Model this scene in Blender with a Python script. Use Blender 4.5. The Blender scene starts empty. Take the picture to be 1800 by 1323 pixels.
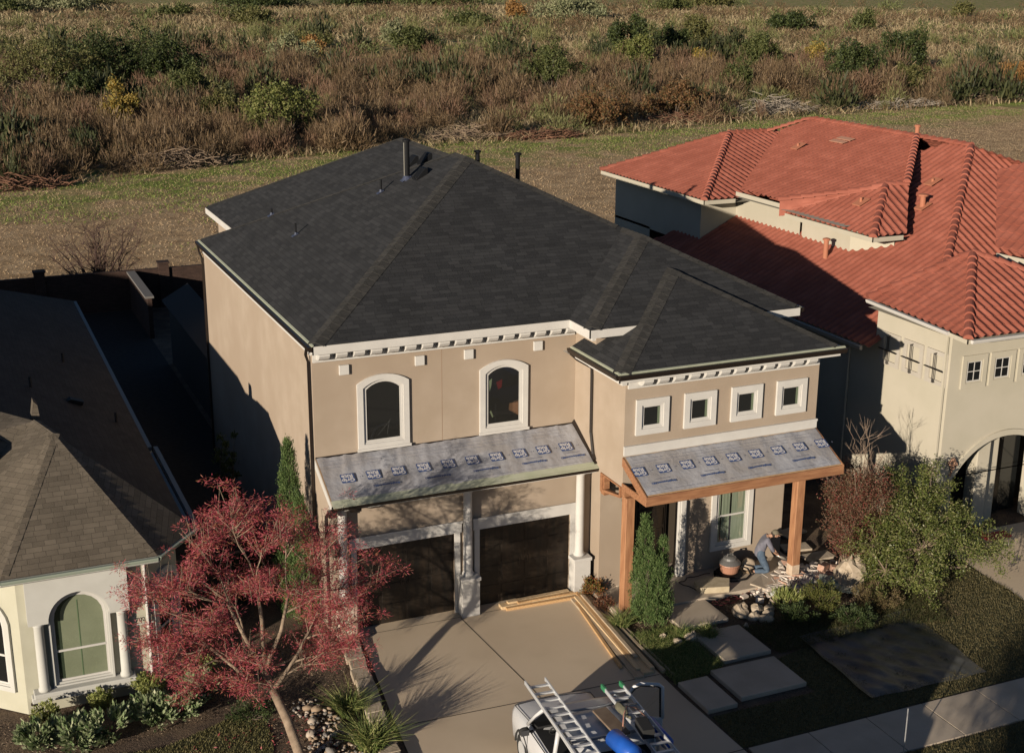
import bpy, bmesh, math, random
import numpy as np
from mathutils import Vector, Matrix
R = math.radians
scene = bpy.context.scene
# ---------------------------------------------------------------- camera
cam_data = bpy.data.cameras.new('camera')
cam = bpy.data.objects.new('camera', cam_data)
scene.collection.objects.link(cam)
YAW, PIT, ROL = -0.412, 0.295, 0.006
_fw = Vector((-math.sin(YAW)*math.cos(PIT), math.cos(YAW)*math.cos(PIT), -math.sin(PIT)))
_rt = Vector((math.cos(YAW), math.sin(YAW), 0)); _up = _rt.cross(_fw)
_r2 = math.cos(ROL)*_rt + math.sin(ROL)*_up; _u2 = -math.sin(ROL)*_rt + math.cos(ROL)*_up
m = Matrix((_r2, _u2, -_fw)).transposed().to_4x4(); m.translation = Vector((-8.363, -31.797, 16.642))
cam.matrix_world = m
cam_data.sensor_fit = 'HORIZONTAL'; cam_data.sensor_width = 36; cam_data.lens = 47.09
cam_data.clip_start = 0.5; cam_data.clip_end = 6000
scene.camera = cam
# ---------------------------------------------------------------- light
SUN_AZ, SUN_EL = R(34.0), R(11.6)          # direction in which the light travels, measured from +x towards +y
world = bpy.data.worlds.new('World'); scene.world = world; world.use_nodes = True
wn = world.node_tree.nodes; wl = world.node_tree.links
bg = wn['Background']; sky = wn.new('ShaderNodeTexSky'); sky.sky_type = 'NISHITA'; sky.sun_disc = False
_to = Vector((-math.cos(SUN_AZ)*math.cos(SUN_EL), -math.sin(SUN_AZ)*math.cos(SUN_EL), math.sin(SUN_EL)))
sky.sun_elevation = SUN_EL; sky.sun_rotation = math.atan2(_to.x, _to.y)
sky.air_density = 0.7; sky.dust_density = 0.3; sky.ozone_density = 2.5
wl.new(sky.outputs[0], bg.inputs[0]); bg.inputs[1].default_value = 0.05
sl = bpy.data.lights.new('sun', 'SUN'); sun = bpy.data.objects.new('sun', sl); scene.collection.objects.link(sun)
sl.energy = 4.9; sl.angle = R(0.5); sl.color = (1.0, 0.88, 0.72)
sun.rotation_euler = (-_to).to_track_quat('-Z', 'Y').to_euler()
scene.view_settings.view_transform = 'Standard'; scene.view_settings.look = 'None'
scene.view_settings.exposure = 0.22; scene.view_settings.gamma = 1.0
try:
    scene.cycles.max_bounces = 6; scene.cycles.diffuse_bounces = 1; scene.cycles.transparent_max_bounces = 12
except Exception: pass

# ---------------------------------------------------------------- helpers
random.seed(7); rng = np.random.default_rng(7)
COL = scene.collection
ORG = {}
def tag(o, label=None, cat=None, group=None, kind=None):
    if label: o['label'] = label
    if cat: o['category'] = cat
    if group: o['group'] = group
    if kind: o['kind'] = kind
    return o
def thing(name, loc, label, cat, group=None):
    o = bpy.data.objects.new(name, None); COL.objects.link(o); o.location = loc; o.empty_display_size = .3
    ORG[o] = Vector(loc)
    return tag(o, label, cat, group)
def _link(name, me, mat, parent, smooth=False, local=False):
    o = bpy.data.objects.new(name, me); COL.objects.link(o)
    if mat is not None:
        for q in (mat if isinstance(mat, (list, tuple)) else [mat]): me.materials.append(q)
    if smooth:
        me.polygons.foreach_set('use_smooth', [True]*len(me.polygons))
    org = Vector((0, 0, 0))
    if parent is not None:
        org = ORG.get(parent, Vector((0, 0, 0))); o.parent = parent
        if not local and org.length > 0: me.transform(Matrix.Translation(-org))
    ORG[o] = org
    return o
def auto_uv(me):
    if not len(me.polygons): return
    uv = me.uv_layers.new(name='UVMap'); n = len(me.loops)
    co = np.empty(len(me.vertices)*3); me.vertices.foreach_get('co', co); co = co.reshape(-1, 3)
    vi = np.empty(n, int); me.loops.foreach_get('vertex_index', vi)
    pn = np.empty(len(me.polygons)*3); me.polygons.foreach_get('normal', pn); pn = pn.reshape(-1, 3)
    lt = np.empty(len(me.polygons), int); me.polygons.foreach_get('loop_total', lt)
    N = np.repeat(pn, lt, axis=0)
    U = np.stack([-N[:, 1], N[:, 0], np.zeros(n)], 1); L = np.linalg.norm(U, axis=1)
    flat = L < 1e-3; U[flat] = (1, 0, 0); L[flat] = 1; U /= L[:, None]
    V = np.cross(N, U); P = co[vi]
    uv.data.foreach_set('uv', np.stack([(P*U).sum(1), (P*V).sum(1)], 1).ravel())
class MB:
    def __init__(s): s.v = []; s.f = []; s.mi = []; s.cur = 0
    def add(s, vs, fs):
        b = len(s.v); s.v += [tuple(p) for p in vs]
        for f in fs: s.f.append([b+i for i in f]); s.mi.append(s.cur)
        return s
    def box(s, x0, y0, z0, x1, y1, z1, M=None):
        vs = [Vector(p) for p in ((x0,y0,z0),(x1,y0,z0),(x1,y1,z0),(x0,y1,z0),(x0,y0,z1),(x1,y0,z1),(x1,y1,z1),(x0,y1,z1))]
        if M: vs = [M @ p for p in vs]
        return s.add(vs, [(0,3,2,1),(4,5,6,7),(0,1,5,4),(1,2,6,5),(2,3,7,6),(3,0,4,7)])
    def poly(s, pts): return s.add(pts, [list(range(len(pts)))])
    def prism(s, pts, d):
        n = len(pts); d = Vector(d); a = [Vector(p) for p in pts]; b = [p+d for p in a]
        fs = [list(range(n))[::-1], list(range(n, 2*n))] + [(i, (i+1) % n, n+(i+1) % n, n+i) for i in range(n)]
        return s.add(a+b, fs)
    def ring(s, outer, inner, d):
        n = len(outer); d = Vector(d)
        vs = [Vector(p) for p in outer]+[Vector(p) for p in inner]; vs += [p+d for p in vs]
        fs = []
        for i in range(n):
            j = (i+1) % n
            fs += [(i, n+i, n+j, j), (2*n+i, 2*n+j, 3*n+j, 3*n+i), (i, j, 2*n+j, 2*n+i), (n+i, 3*n+i, 3*n+j, n+j)]
        return s.add(vs, fs)
    def tube(s, pts, rad, n=8, cap=True):
        pts = [Vector(p) for p in pts]
        if not hasattr(rad, '__len__'): rad = [rad]*len(pts)
        vs = []; prev = None
        for i, p in enumerate(pts):
            t = (pts[min(i+1, len(pts)-1)]-pts[max(i-1, 0)])
            t = t.normalized() if t.length > 1e-9 else Vector((0, 0, 1))
            a = t.orthogonal().normalized() if prev is None else (prev - t*prev.dot(t)).normalized()
            prev = a; b = t.cross(a)
            for k in range(n):
                q = 2*math.pi*k/n; vs.append(p+(a*math.cos(q)+b*math.sin(q))*rad[i])
        fs = []
        for i in range(len(pts)-1):
            for k in range(n):
                j = (k+1) % n; fs.append((i*n+k, i*n+j, (i+1)*n+j, (i+1)*n+k))
        if cap: fs += [list(range(n))[::-1], [(len(pts)-1)*n+k for k in range(n)]]
        return s.add(vs, fs)
    def lathe(s, c, prof, n=20):
        vs = []; 
        for r, z in prof:
            for k in range(n):
                q = 2*math.pi*k/n; vs.append((c[0]+r*math.cos(q), c[1]+r*math.sin(q), c[2]+z))
        fs = []
        for i in range(len(prof)-1):
            for k in range(n):
                j = (k+1) % n; fs.append((i*n+k, i*n+j, (i+1)*n+j, (i+1)*n+k))
        fs += [list(range(n))[::-1], [(len(prof)-1)*n+k for k in range(n)]]
        return s.add(vs, fs)
    def blob(s, c, r, seed=0, amp=.2, n=(10, 7), flat=1.0):
        rd = random.Random(seed); vs = []; nu, nv = n
        ph = [(rd.uniform(0, 6), rd.uniform(0, 6), rd.uniform(1, 3), rd.uniform(1, 3)) for _ in range(4)]
        r = (r, r, r) if not hasattr(r, '__len__') else r
        for i in range(nv+1):
            th = math.pi*i/nv
            for k in range(nu):
                fi = 2*math.pi*k/nu
                d = 1+amp*sum(math.sin(a+e*fi)*math.sin(b+g*th) for a, b, e, g in [(p[0], p[1], round(p[2]), p[3]) for p in ph])/2
                vs.append((c[0]+r[0]*d*math.sin(th)*math.cos(fi), c[1]+r[1]*d*math.sin(th)*math.sin(fi), c[2]+r[2]*d*math.cos(th)*flat))
        fs = [(i*nu+k, (i+1)*nu+k, (i+1)*nu+(k+1) % nu, i*nu+(k+1) % nu) for i in range(nv) for k in range(nu)]
        return s.add(vs, fs)
    def build(s, name, mat, parent=None, smooth=False, bevel=0, local=False, uv=True, seg=2, fix=True):
        me = bpy.data.meshes.new(name); me.from_pydata(s.v, [], s.f)
        if any(s.mi): me.polygons.foreach_set('material_index', s.mi)
        me.validate()
        if fix or bevel:
            bm = bmesh.new(); bm.from_mesh(me)
            if bevel:
                bmesh.ops.remove_doubles(bm, verts=bm.verts, dist=1e-5)
            bmesh.ops.recalc_face_normals(bm, faces=bm.faces)
            if bevel:
                es = [e for e in bm.edges if len(e.link_faces) == 2 and e.calc_face_angle(0) > .5]
                bmesh.ops.bevel(bm, geom=es, offset=bevel, segments=seg, affect='EDGES', profile=.5, clamp_overlap=True)
            bm.to_mesh(me); bm.free()
        me.update()
        if uv: auto_uv(me)
        return _link(name, me, mat, parent, smooth, local)
def fast(name, V, F, mat, parent=None, smooth=False, local=False, mi=None):
    me = bpy.data.meshes.new(name); V = np.asarray(V, np.float32); F = np.asarray(F, np.int32); k = F.shape[1]
    me.vertices.add(len(V)); me.vertices.foreach_set('co', V.ravel())
    me.loops.add(F.size); me.loops.foreach_set('vertex_index', F.ravel())
    me.polygons.add(len(F)); me.polygons.foreach_set('loop_start', np.arange(0, F.size, k, dtype=np.int32))
    try: me.polygons.foreach_set('loop_total', np.full(len(F), k, np.int32))
    except Exception: pass
    if mi is not None: me.polygons.foreach_set('material_index', np.asarray(mi, np.int32))
    me.update(calc_edges=True)
    return _link(name, me, mat, parent, smooth, local)
def copy_tree(o, loc=None, rz=None, parent=None, label=None, group=None, scale=None):
    c = o.copy(); COL.objects.link(c); c.parent = parent; ORG[c] = ORG.get(o, Vector())
    if loc is not None: c.location = loc
    if rz is not None: c.rotation_euler = (0, 0, rz)
    if scale is not None: c.scale = (scale,)*3 if not hasattr(scale, '__len__') else scale
    if label: c['label'] = label
    if group: c['group'] = group
    for ch in list(o.children): copy_tree(ch, parent=c)
    return c

# ---------------------------------------------------------------- materials
def _new(name):
    m = bpy.data.materials.new(name); m.use_nodes = True
    return m, m.node_tree, m.node_tree.nodes['Principled BSDF']
def _coord(nt, uv=False, scale=None):
    tc = nt.nodes.new('ShaderNodeTexCoord'); out = tc.outputs['UV' if uv else 'Object']
    if scale is not None:
        mp = nt.nodes.new('ShaderNodeMapping'); nt.links.new(out, mp.inputs[0]); mp.inputs['Scale'].default_value = scale; out = mp.outputs[0]
    return out
def _noise(nt, co, sc, detail=4, rough=.55, dist=0):
    n = nt.nodes.new('ShaderNodeTexNoise'); nt.links.new(co, n.inputs['Vector']); n.inputs['Scale'].default_value = sc
    n.inputs['Detail'].default_value = detail; n.inputs['Roughness'].default_value = rough; n.inputs['Distortion'].default_value = dist
    return n.outputs['Fac']
def _ramp(nt, fac, stops):
    r = nt.nodes.new('ShaderNodeValToRGB'); nt.links.new(fac, r.inputs[0]); e = r.color_ramp.elements
    while len(e) < len(stops): e.new(.5)
    for q, (p, c) in zip(e, stops): q.position = p; q.color = (*c, 1)
    return r.outputs[0]
def _mix(nt, fac, a, b, mode='MIX'):
    mx = nt.nodes.new('ShaderNodeMix'); mx.data_type = 'RGBA'; mx.blend_type = mode
    for sock, v in ((mx.inputs[0], fac), (mx.inputs[6], a), (mx.inputs[7], b)):
        if hasattr(v, 'is_output') or isinstance(v, bpy.types.NodeSocket): nt.links.new(v, sock)
        elif hasattr(v, '__len__'): sock.default_value = (*v, 1)
        else: sock.default_value = v
    return mx.outputs[2]
def _bump(nt, bsdf, h, strength, dist=.02):
    b = nt.nodes.new('ShaderNodeBump'); nt.links.new(h, b.inputs['Height']); b.inputs['Strength'].default_value = strength
    b.inputs['Distance'].default_value = dist; nt.links.new(b.outputs[0], bsdf.inputs['Normal'])
def mat(name, c1, c2=None, sc=3, rough=.8, bump=0, bsc=60, bdist=.02, metal=0, spec=None, uv=False, scale=None, lo=.35, hi=.65, detail=4, c3=None, sc3=.4, dist=0):
    m, nt, b = _new(name); co = _coord(nt, uv, scale)
    col = None
    if c2 is not None: col = _ramp(nt, _noise(nt, co, sc, detail, dist=dist), [(lo, c1), (hi, c2)])
    if c3 is not None:
        f = _ramp(nt, _noise(nt, co, sc3, 3), [(.42, (0, 0, 0)), (.62, (1, 1, 1))]); col = _mix(nt, f, col if col is not None else c1, c3)
    if col is not None: nt.links.new(col, b.inputs['Base Color'])
    else: b.inputs['Base Color'].default_value = (*c1, 1)
    b.inputs['Roughness'].default_value = rough; b.inputs['Metallic'].default_value = metal
    if spec is not None: b.inputs['Specular IOR Level'].default_value = spec
    if bump: _bump(nt, b, _noise(nt, co, bsc, 5), bump, bdist)
    return m
def shingle(name, c1, c2, c3, bw=.33, rh=.145, big=.12):
    m, nt, b = _new(name); co = _coord(nt, True)
    br = nt.nodes.new('ShaderNodeTexBrick'); nt.links.new(co, br.inputs['Vector'])
    br.inputs['Color1'].default_value = (*c1, 1); br.inputs['Color2'].default_value = (*c2, 1); br.inputs['Mortar'].default_value = (*[x*.45 for x in c1], 1)
    br.inputs['Scale'].default_value = 1; br.inputs['Mortar Size'].default_value = .006; br.inputs['Mortar Smooth'].default_value = .3
    br.inputs['Brick Width'].default_value = bw; br.inputs['Row Height'].default_value = rh; br.offset_frequency = 2; br.offset = .37
    br.squash = 1.4; br.squash_frequency = 3; br.inputs['Bias'].default_value = 0
    n = _ramp(nt, _noise(nt, co, .9, 5, .7), [(.35, (.80,)*3), (.65, (1.2,)*3)])
    col = _mix(nt, 1, br.outputs['Color'], n, 'MULTIPLY')
    f = _ramp(nt, _noise(nt, co, 45, 3), [(.45, (0,)*3), (.75, (1,)*3)]); col = _mix(nt, f, col, c3)
    nt.links.new(col, b.inputs['Base Color']); b.inputs['Roughness'].default_value = .92; b.inputs['Specular IOR Level'].default_value = .25
    # saw-tooth course height
    sx = nt.nodes.new('ShaderNodeSeparateXYZ'); nt.links.new(co, sx.inputs[0])
    md = nt.nodes.new('ShaderNodeMath'); md.operation = 'PINGPONG'; 
    dv = nt.nodes.new('ShaderNodeMath'); dv.operation = 'DIVIDE'; nt.links.new(sx.outputs[1], dv.inputs[0]); dv.inputs[1].default_value = rh
    fr = nt.nodes.new('ShaderNodeMath'); fr.operation = 'FRACT'; nt.links.new(dv.outputs[0], fr.inputs[0])
    sb = nt.nodes.new('ShaderNodeMath'); sb.operation = 'SUBTRACT'; sb.inputs[0].default_value = 1; nt.links.new(fr.outputs[0], sb.inputs[1])
    ad = nt.nodes.new('ShaderNodeMath'); ad.operation = 'MULTIPLY_ADD'; nt.links.new(br.outputs['Fac'], ad.inputs[0]); ad.inputs[1].default_value = -.5; nt.links.new(sb.outputs[0], ad.inputs[2])
    _bump(nt, b, ad.outputs[0], .35, .012)
    return m
def leafmat(name, cols, rough=.6, trans=.25):
    m, nt, b = _new(name); g = nt.nodes.new('ShaderNodeNewGeometry')
    n = len(cols); c = _ramp(nt, g.outputs['Random Per Island'], [((i+.5)/n if n > 1 else 0, k) for i, k in enumerate(cols)])
    nt.links.new(c, b.inputs['Base Color']); b.inputs['Roughness'].default_value = rough; b.inputs['Specular IOR Level'].default_value = .3
    if trans:
        t = nt.nodes.new('ShaderNodeBsdfTranslucent'); nt.links.new(c, t.inputs[0]); mx = nt.nodes.new('ShaderNodeMixShader'); mx.inputs[0].default_value = trans
        nt.links.new(b.outputs[0], mx.inputs[1]); nt.links.new(t.outputs[0], mx.inputs[2]); nt.links.new(mx.outputs[0], nt.nodes['Material Output'].inputs[0])
    return m
def glassmat(name, tint=(.9, .95, .9), refl=.12):
    m, nt, b = _new(name); t = nt.nodes.new('ShaderNodeBsdfTransparent'); t.inputs[0].default_value = (*tint, 1)
    g = nt.nodes.new('ShaderNodeBsdfGlossy'); g.inputs['Roughness'].default_value = .03; mx = nt.nodes.new('ShaderNodeMixShader'); mx.inputs[0].default_value = refl
    nt.links.new(t.outputs[0], mx.inputs[1]); nt.links.new(g.outputs[0], mx.inputs[2]); nt.links.new(mx.outputs[0], nt.nodes['Material Output'].inputs[0])
    return m
TAN = mat('tan_stucco', (.37, .292, .218), (.415, .332, .255), sc=1.2, rough=.93, bump=.3, bsc=45, bdist=.012, c3=(.36, .28, .208), sc3=.35)
WHITE = mat('white_trim', (.56, .535, .50), (.61, .585, .545), sc=2, rough=.7, bump=.05, bsc=60)
CREAM = mat('cream_stucco', (.45, .43, .33), (.49, .47, .37), sc=1.5, rough=.93, bump=.12, bsc=90, bdist=.01)
CREAMW = mat('cream_trim', (.50, .49, .45), (.54, .53, .49), sc=2, rough=.8)
IVORY = mat('ivory_stucco', (.46, .42, .33), (.495, .45, .36), sc=1, rough=.93, bump=.12, bsc=90, bdist=.01)
BROWN = mat('dark_bronze_metal', (.018, .012, .009), rough=.42, metal=.0)
DRIP = mat('drip_edge_metal', (.40, .42, .30), (.46, .47, .36), sc=3, rough=.45)
SHING = shingle('charcoal_shingle', (.019, .020, .0225), (.042, .0425, .0445), (.058, .056, .055))
SHINGB = shingle('brown_shingle', (.100, .081, .060), (.155, .127, .096), (.15, .128, .10), bw=.26, rh=.15)
SHINGD = shingle('left_dark_shingle', (.035, .032, .030), (.050, .046, .042), (.06, .055, .05), bw=.3, rh=.14)
DGLASS = mat('dark_glass', (.012, .013, .013), rough=.06, spec=.6)
GLASS = glassmat('window_glass', (.94, .95, .93), .13)
CONC = mat('concrete', (.64, .51, .365), (.71, .575, .415), sc=.7, rough=.9, bump=.12, bsc=120, bdist=.006, c3=(.595, .47, .33), sc3=.35)
CONCP = mat('slab_concrete', (.46, .38, .29), (.54, .45, .35), sc=1.4, rough=.92, bump=.2, bsc=80, bdist=.008)
CEDAR = mat('cedar_wood', (.30, .135, .065), (.44, .22, .11), sc=2.5, rough=.7, scale=(6, 6, .7), bump=.15, bsc=30)
CEDARH = mat('cedar_beam', (.26, .115, .055), (.38, .185, .09), sc=2.5, rough=.7, scale=(.7, 6, 6), bump=.15, bsc=30)
PINE = mat('fresh_pine', (.62, .43, .24), (.74, .55, .33), sc=3, rough=.75, scale=(8, .8, 8))
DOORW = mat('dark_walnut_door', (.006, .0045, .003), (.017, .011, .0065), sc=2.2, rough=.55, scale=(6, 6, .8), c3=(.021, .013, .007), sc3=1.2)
UNDER = mat('grey_underlayment', (.30, .30, .325), (.40, .40, .425), sc=1.6, rough=.45, bump=.55, bsc=6, bdist=.04, c3=(.32, .30, .295), sc3=1.1)
PRINT = mat('blue_print', (.045, .08, .20), rough=.6)
PRINTF = mat('faint_print', (.17, .18, .24), rough=.6)
ALU = mat('aluminium', (.58, .59, .60), (.68, .69, .70), sc=20, rough=.38, metal=.3)
VENT = mat('black_vent_metal', (.010, .0105, .012), rough=.6, spec=.15)
FLASH = mat('blue_grey_flashing', (.05, .06, .10), rough=.5)
GALV = mat('galvanised_pipe', (.45, .43, .38), rough=.35, metal=.6)
STONE = mat('tan_stone', (.38, .30, .21), (.52, .43, .33), sc=5, rough=.9, bump=.4, bsc=14)
def merge_into(o, others):
    """weld the meshes of others into o (surface printing stays inside its part's mesh)"""
    bm = bmesh.new(); bm.from_mesh(o.data)
    for q in others:
        base = len(o.data.materials); b2 = bmesh.new(); b2.from_mesh(q.data); 
        for m_ in q.data.materials: o.data.materials.append(m_)
        vm = {}
        for v in b2.verts: vm[v] = bm.verts.new(v.co)
        for f in b2.faces:
            try: nf_ = bm.faces.new([vm[v] for v in f.verts]); nf_.material_index = base+f.material_index
            except ValueError: pass
        b2.free(); bpy.data.objects.remove(q)
    bm.to_mesh(o.data); bm.free(); o.data.update()
# ================================================================ main house
S = .512; EZ = 7.64
house = thing('stucco_house', (0, 0, 0), 'two-storey tan stucco house with charcoal shingle roof being re-roofed, in the middle of the photo', 'house')
def arch_pts(x0, x1, z0, z1, rise, n=10):
    """outline counter-clockwise from bottom-left, segmental arch on top; z1 is the spring line"""
    pts = [(x0, z0), (x1, z0)]
    if rise <= 0: return pts+[(x1, z1), (x0, z1)]
    w = (x1-x0)/2; r = (w*w+rise*rise)/(2*rise); cz = z1+rise-r; a = math.asin(min(1, w/r))
    if rise > w*.98: a = math.pi/2; r = w; cz = z1
    for i in range(n+1):
        t = a-2*a*i/n; pts.append(((x0+x1)/2+r*math.sin(t), cz+r*math.cos(t)))
    return pts
class Frame:
    def __init__(s, o, ux, un): s.o = Vector(o); s.ux = Vector(ux); s.un = Vector(un)
    def p(s, a, b, c=0): return s.o + s.ux*a + Vector((0, 0, 1))*b + s.un*c
    def pts(s, L, c=0): return [s.p(a, b, c) for a, b in L]
FRONT = lambda y: Frame((0, y, 0), (1, 0, 0), (0, -1, 0))
def window(par, fr, x0, x1, z0, z1, rise=0, tw=.16, fw=.05, trim=WHITE, frame=WHITE, pane=DGLASS, td=.07, name='window', sill=True, grid=None, rail=None, inner=None):
    """x0..z1 = glass opening incl. vinyl frame; tw = stucco trim width"""
    O = arch_pts(x0-tw, x1+tw, z0-tw, z1+(tw*.75 if rise else tw), rise*1.12 if rise else 0); I = arch_pts(x0, x1, z0, z1, rise)
    mb = MB(); mb.ring(fr.pts(O, .001), fr.pts(I, .001), fr.un*td)
    I2 = arch_pts(x0+.045, x1-.045, z0+.045, z1-(.01 if rise else .045), rise*.96 if rise else 0)
    mb.ring(fr.pts(I, .001), fr.pts(I2, .001), fr.un*(td*.55))
    w = mb.build(name, trim, par)
    J = arch_pts(x0+.045+fw, x1-.045-fw, z0+.045+fw, z1-(.02 if rise else .045)-fw*.7, rise*.92 if rise else 0)
    mb = MB(); mb.ring(fr.pts(I2, .002), fr.pts(J, .002), fr.un*.022)
    xa, xb, za, zb = x0+.045+fw, x1-.045-fw, z0+.045+fw, z1-.045-fw
    if rail is not None: mb.prism(fr.pts([(xa, rail-.025), (xb, rail-.025), (xb, rail+.025), (xa, rail+.025)], .002), fr.un*.03)
    if grid:
        nx, nz = grid
        for i in range(1, nx):
            x = xa+(xb-xa)*i/nx; mb.prism(fr.pts([(x-.012, za), (x+.012, za), (x+.012, zb), (x-.012, zb)], .002), fr.un*.018)
        for i in range(1, nz):
            z = za+(zb-za)*i/nz; mb.prism(fr.pts([(xa, z-.012), (xb, z-.012), (xb, z+.012), (xa, z+.012)], .002), fr.un*.014)
    mb.build('window_frame', frame, w)
    mb = MB(); mb.poly(fr.pts(J, .012 if inner is None else .016)); mb.build('pane', pane, w)
    if inner: inner(fr, xa, xb, za, zb, w, J)
    return w
# ---- walls (solid outline, front pieces with real openings)
wall = MB()
def vwall(mb, a, b, z0, z1): mb.poly([(a[0], a[1], z0), (b[0], b[1], z0), (b[0], b[1], z1), (a[0], a[1], z1)])
ZT = 7.40
mb = MB()
vwall(mb, (0, 13.86), (0, 0), 0, ZT)                  # left wall
vwall(mb, (1.87, 13.86), (0, 13.86), 0, ZT); vwall(mb, (1.87, 20.5), (1.87, 13.86), 0, ZT)
vwall(mb, (13.3, 20.5), (1.87, 20.5), 0, ZT); vwall(mb, (13.3, -1.22), (13.3, 20.5), 0, ZT)
vwall(mb, (0, 0), (7.44, 0), 3.6, ZT)                  # upper front A
vwall(mb, (7.44, 0), (7.44, -1.22), 3.6, ZT)
vwall(mb, (7.44, -1.22), (13.3, -1.22), 6.5, ZT)
vwall(mb, (7.44, -1.22), (7.44, -2.92), 3.66, 6.72)    # bay, left side above the porch opening
vwall(mb, (7.44, 0), (7.44, -1.7), 0, 3.66)
vwall(mb, (7.44, -2.92), (13.44, -2.92), 3.66, 6.72)
vwall(mb, (13.44, -2.92), (13.44, 2), 3.66, 6.72); vwall(mb, (13.44, -1.7), (13.44, 2), 0, 3.66)
mb.poly([(7.44, -1.7, 3.66), (13.44, -1.7, 3.66), (13.44, -2.92, 3.66), (7.44, -2.92, 3.66)])
# garage front wall (y=-1.11) with two door openings
G = -1.11; DH = 2.33; D = [(.67, 3.42), (4.09, 6.84)]
def slab(mb, x0, x1, z0, z1, y, d=.2): mb.box(x0, y, z0, x1, y+d, z1)
slab(mb, .0, D[0][0], 0, 3.9, G); slab(mb, D[0][1], D[1][0], 0, 3.9, G); slab(mb, D[1][1], 7.435, 0, 3.9, G)
slab(mb, D[0][0], D[0][1], DH, 3.9, G); slab(mb, D[1][0], D[1][1], DH, 3.9, G)
mb.poly([(0.002, G+.2, 0), (.002, 0, 0), (.002, 0, 4.45), (.002, G+.2, 3.9)])
# porch wall (y=-1.7) with door opening x 8.55..9.95
slab(mb, 7.445, 8.35, 0, 3.62, -1.7); slab(mb, 9.95, 13.43, 0, 3.62, -1.7); slab(mb, 8.35, 9.95, 2.75, 3.62, -1.7)
mb.build('stucco_wall', TAN, house, fix=False)
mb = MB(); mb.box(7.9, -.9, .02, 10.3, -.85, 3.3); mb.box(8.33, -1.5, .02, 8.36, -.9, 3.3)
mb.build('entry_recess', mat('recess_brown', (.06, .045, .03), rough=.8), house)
# ---- roof planes
rz = lambda d, e=EZ: e+S*d
rp = MB(); XR = 13.655
a = (-.07, -.4, EZ); b_ = (-.07, 14.26, EZ); c = (6.79, 6.46, rz(6.86)); d = (6.79, 7.40, rz(6.86)); e = (1.47, 14.26, EZ); f = (1.47, 20.9, EZ)
g = (7.56, 14.81, rz(6.09)); i_ = (7.56, 8.17, rz(6.09)); m_ = (7.04, -.4, EZ); k = (10.35, 2.9, rz(3.3)); n_ = (7.04, -1.62, EZ); l_ = (10.35, 1.69, rz(3.3)); o_ = (XR, -1.62, EZ); q = (XR, 20.9, EZ)
planes = [[a, c, d, b_], [b_, d, i_, e], [e, i_, g, f], [f, g, q], [o_, l_, k, c, d, i_, g, q], [a, m_, k, c], [m_, n_, l_, k], [n_, o_, l_]]
for p in planes: rp.poly(p)
EB = 6.9
A = (7.04, -3.32, EB); B = (13.84, -3.32, EB); C = (10.44, .08, EB+S*3.4); Dd = (10.44, .33, EB+S*3.4)
rp.poly([A, B, C]); zb = lambda x: EB+S*(x-7.04); zr = lambda x: EB+S*(13.84-x)
rp.poly([A, C, Dd, (8.49, -1.62, zb(8.49)), (8.3, -1.215, zb(8.3)), (7.44, -1.215, zb(7.44)), (7.44, -.5, zb(7.44)), (7.04, -.5, EB)])
rp.poly([B, (13.84, .4, EB), (13.44, .4, zr(13.44)), (13.44, -1.24, zr(13.44)), (12.35, -1.24, zr(12.35)), (12.395, -1.62, zr(12.395)), Dd, C])
roof = rp.build('shingle_roof', SHING, house, fix=False)
# fascia + soffits
def eave(mb, p0, p1, h=.22, t=.03, drop=.02):
    p0 = Vector(p0); p1 = Vector(p1); dr = (p1-p0).normalized(); nn = dr.cross(Vector((0, 0, 1)))*t
    mb.prism([p0-Vector((0, 0, drop)), p1-Vector((0, 0, drop)), p1-Vector((0, 0, drop+h)), p0-Vector((0, 0, drop+h))], -nn)
mb = MB()
for s0, s1 in ((a, m_), (m_, n_), (n_, o_), (o_, q), (f, e), (e, b_), (b_, a), (q, f), (A, B), ((7.04, -.5, EB), A), (B, (13.84, .4, EB))): eave(mb, s0, s1)
SZ = EZ-.235
mb.poly([(-.07, -.4, SZ), (7.04, -.4, SZ), (7.04, -1.62, SZ), (XR, -1.62, SZ), (XR, 20.9, SZ), (1.47, 20.9, SZ), (1.47, 14.26, SZ), (-.07, 14.26, SZ)])
mb.poly([(7.04, -3.32, EB-.235), (13.84, -3.32, EB-.235), (13.84, .4, EB-.235), (7.04, .4, EB-.235)])
mb.build('fascia', WHITE, house, fix=False)
# hip and ridge caps
def caps(mb, p0, p1, n1, n2, w=.19, seg=.30, lift=.016):
    p0 = Vector(p0); p1 = Vector(p1); t = (p1-p0); L = t.length; t.normalize(); n1 = Vector(n1).normalized(); n2 = Vector(n2).normalized()
    if abs(t.z) > .2: q0_ = .17; p0 = p0+t*q0_; L -= q0_
    s1 = t.cross(n1); s2 = t.cross(n2)
    if s1.z > 0: s1 = -s1
    if s2.z > 0: s2 = -s2
    if (s1-s2).length < .2: s2 = -s2
    up = (n1+n2).normalized(); n = max(1, int(L/seg))
    for i in range(n):
        A0 = p0+t*(L*i/n-.02); A1 = p0+t*(L*(i+1)/n+.02); h0 = up*lift; h1 = up*.006
        th = up*.012
        for s, nn in ((s1, n1), (s2, n2)):
            mb.add([A0+h0+th*.5, A1+h1+th*.5, A1+s*w+nn*.006, A0+s*w+nn*lift, A0, A0+s*w], [(0, 1, 2, 3), (0, 3, 5, 4)])
nl, nf, nr, nb = (-S, 0, 1), (0, -S, 1), (S, 0, 1), (0, S, 1)
SHCAP = shingle('charcoal_cap_shingle', (.034, .033, .031), (.056, .053, .049), (.066, .062, .056), bw=.3, rh=.2)
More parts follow.
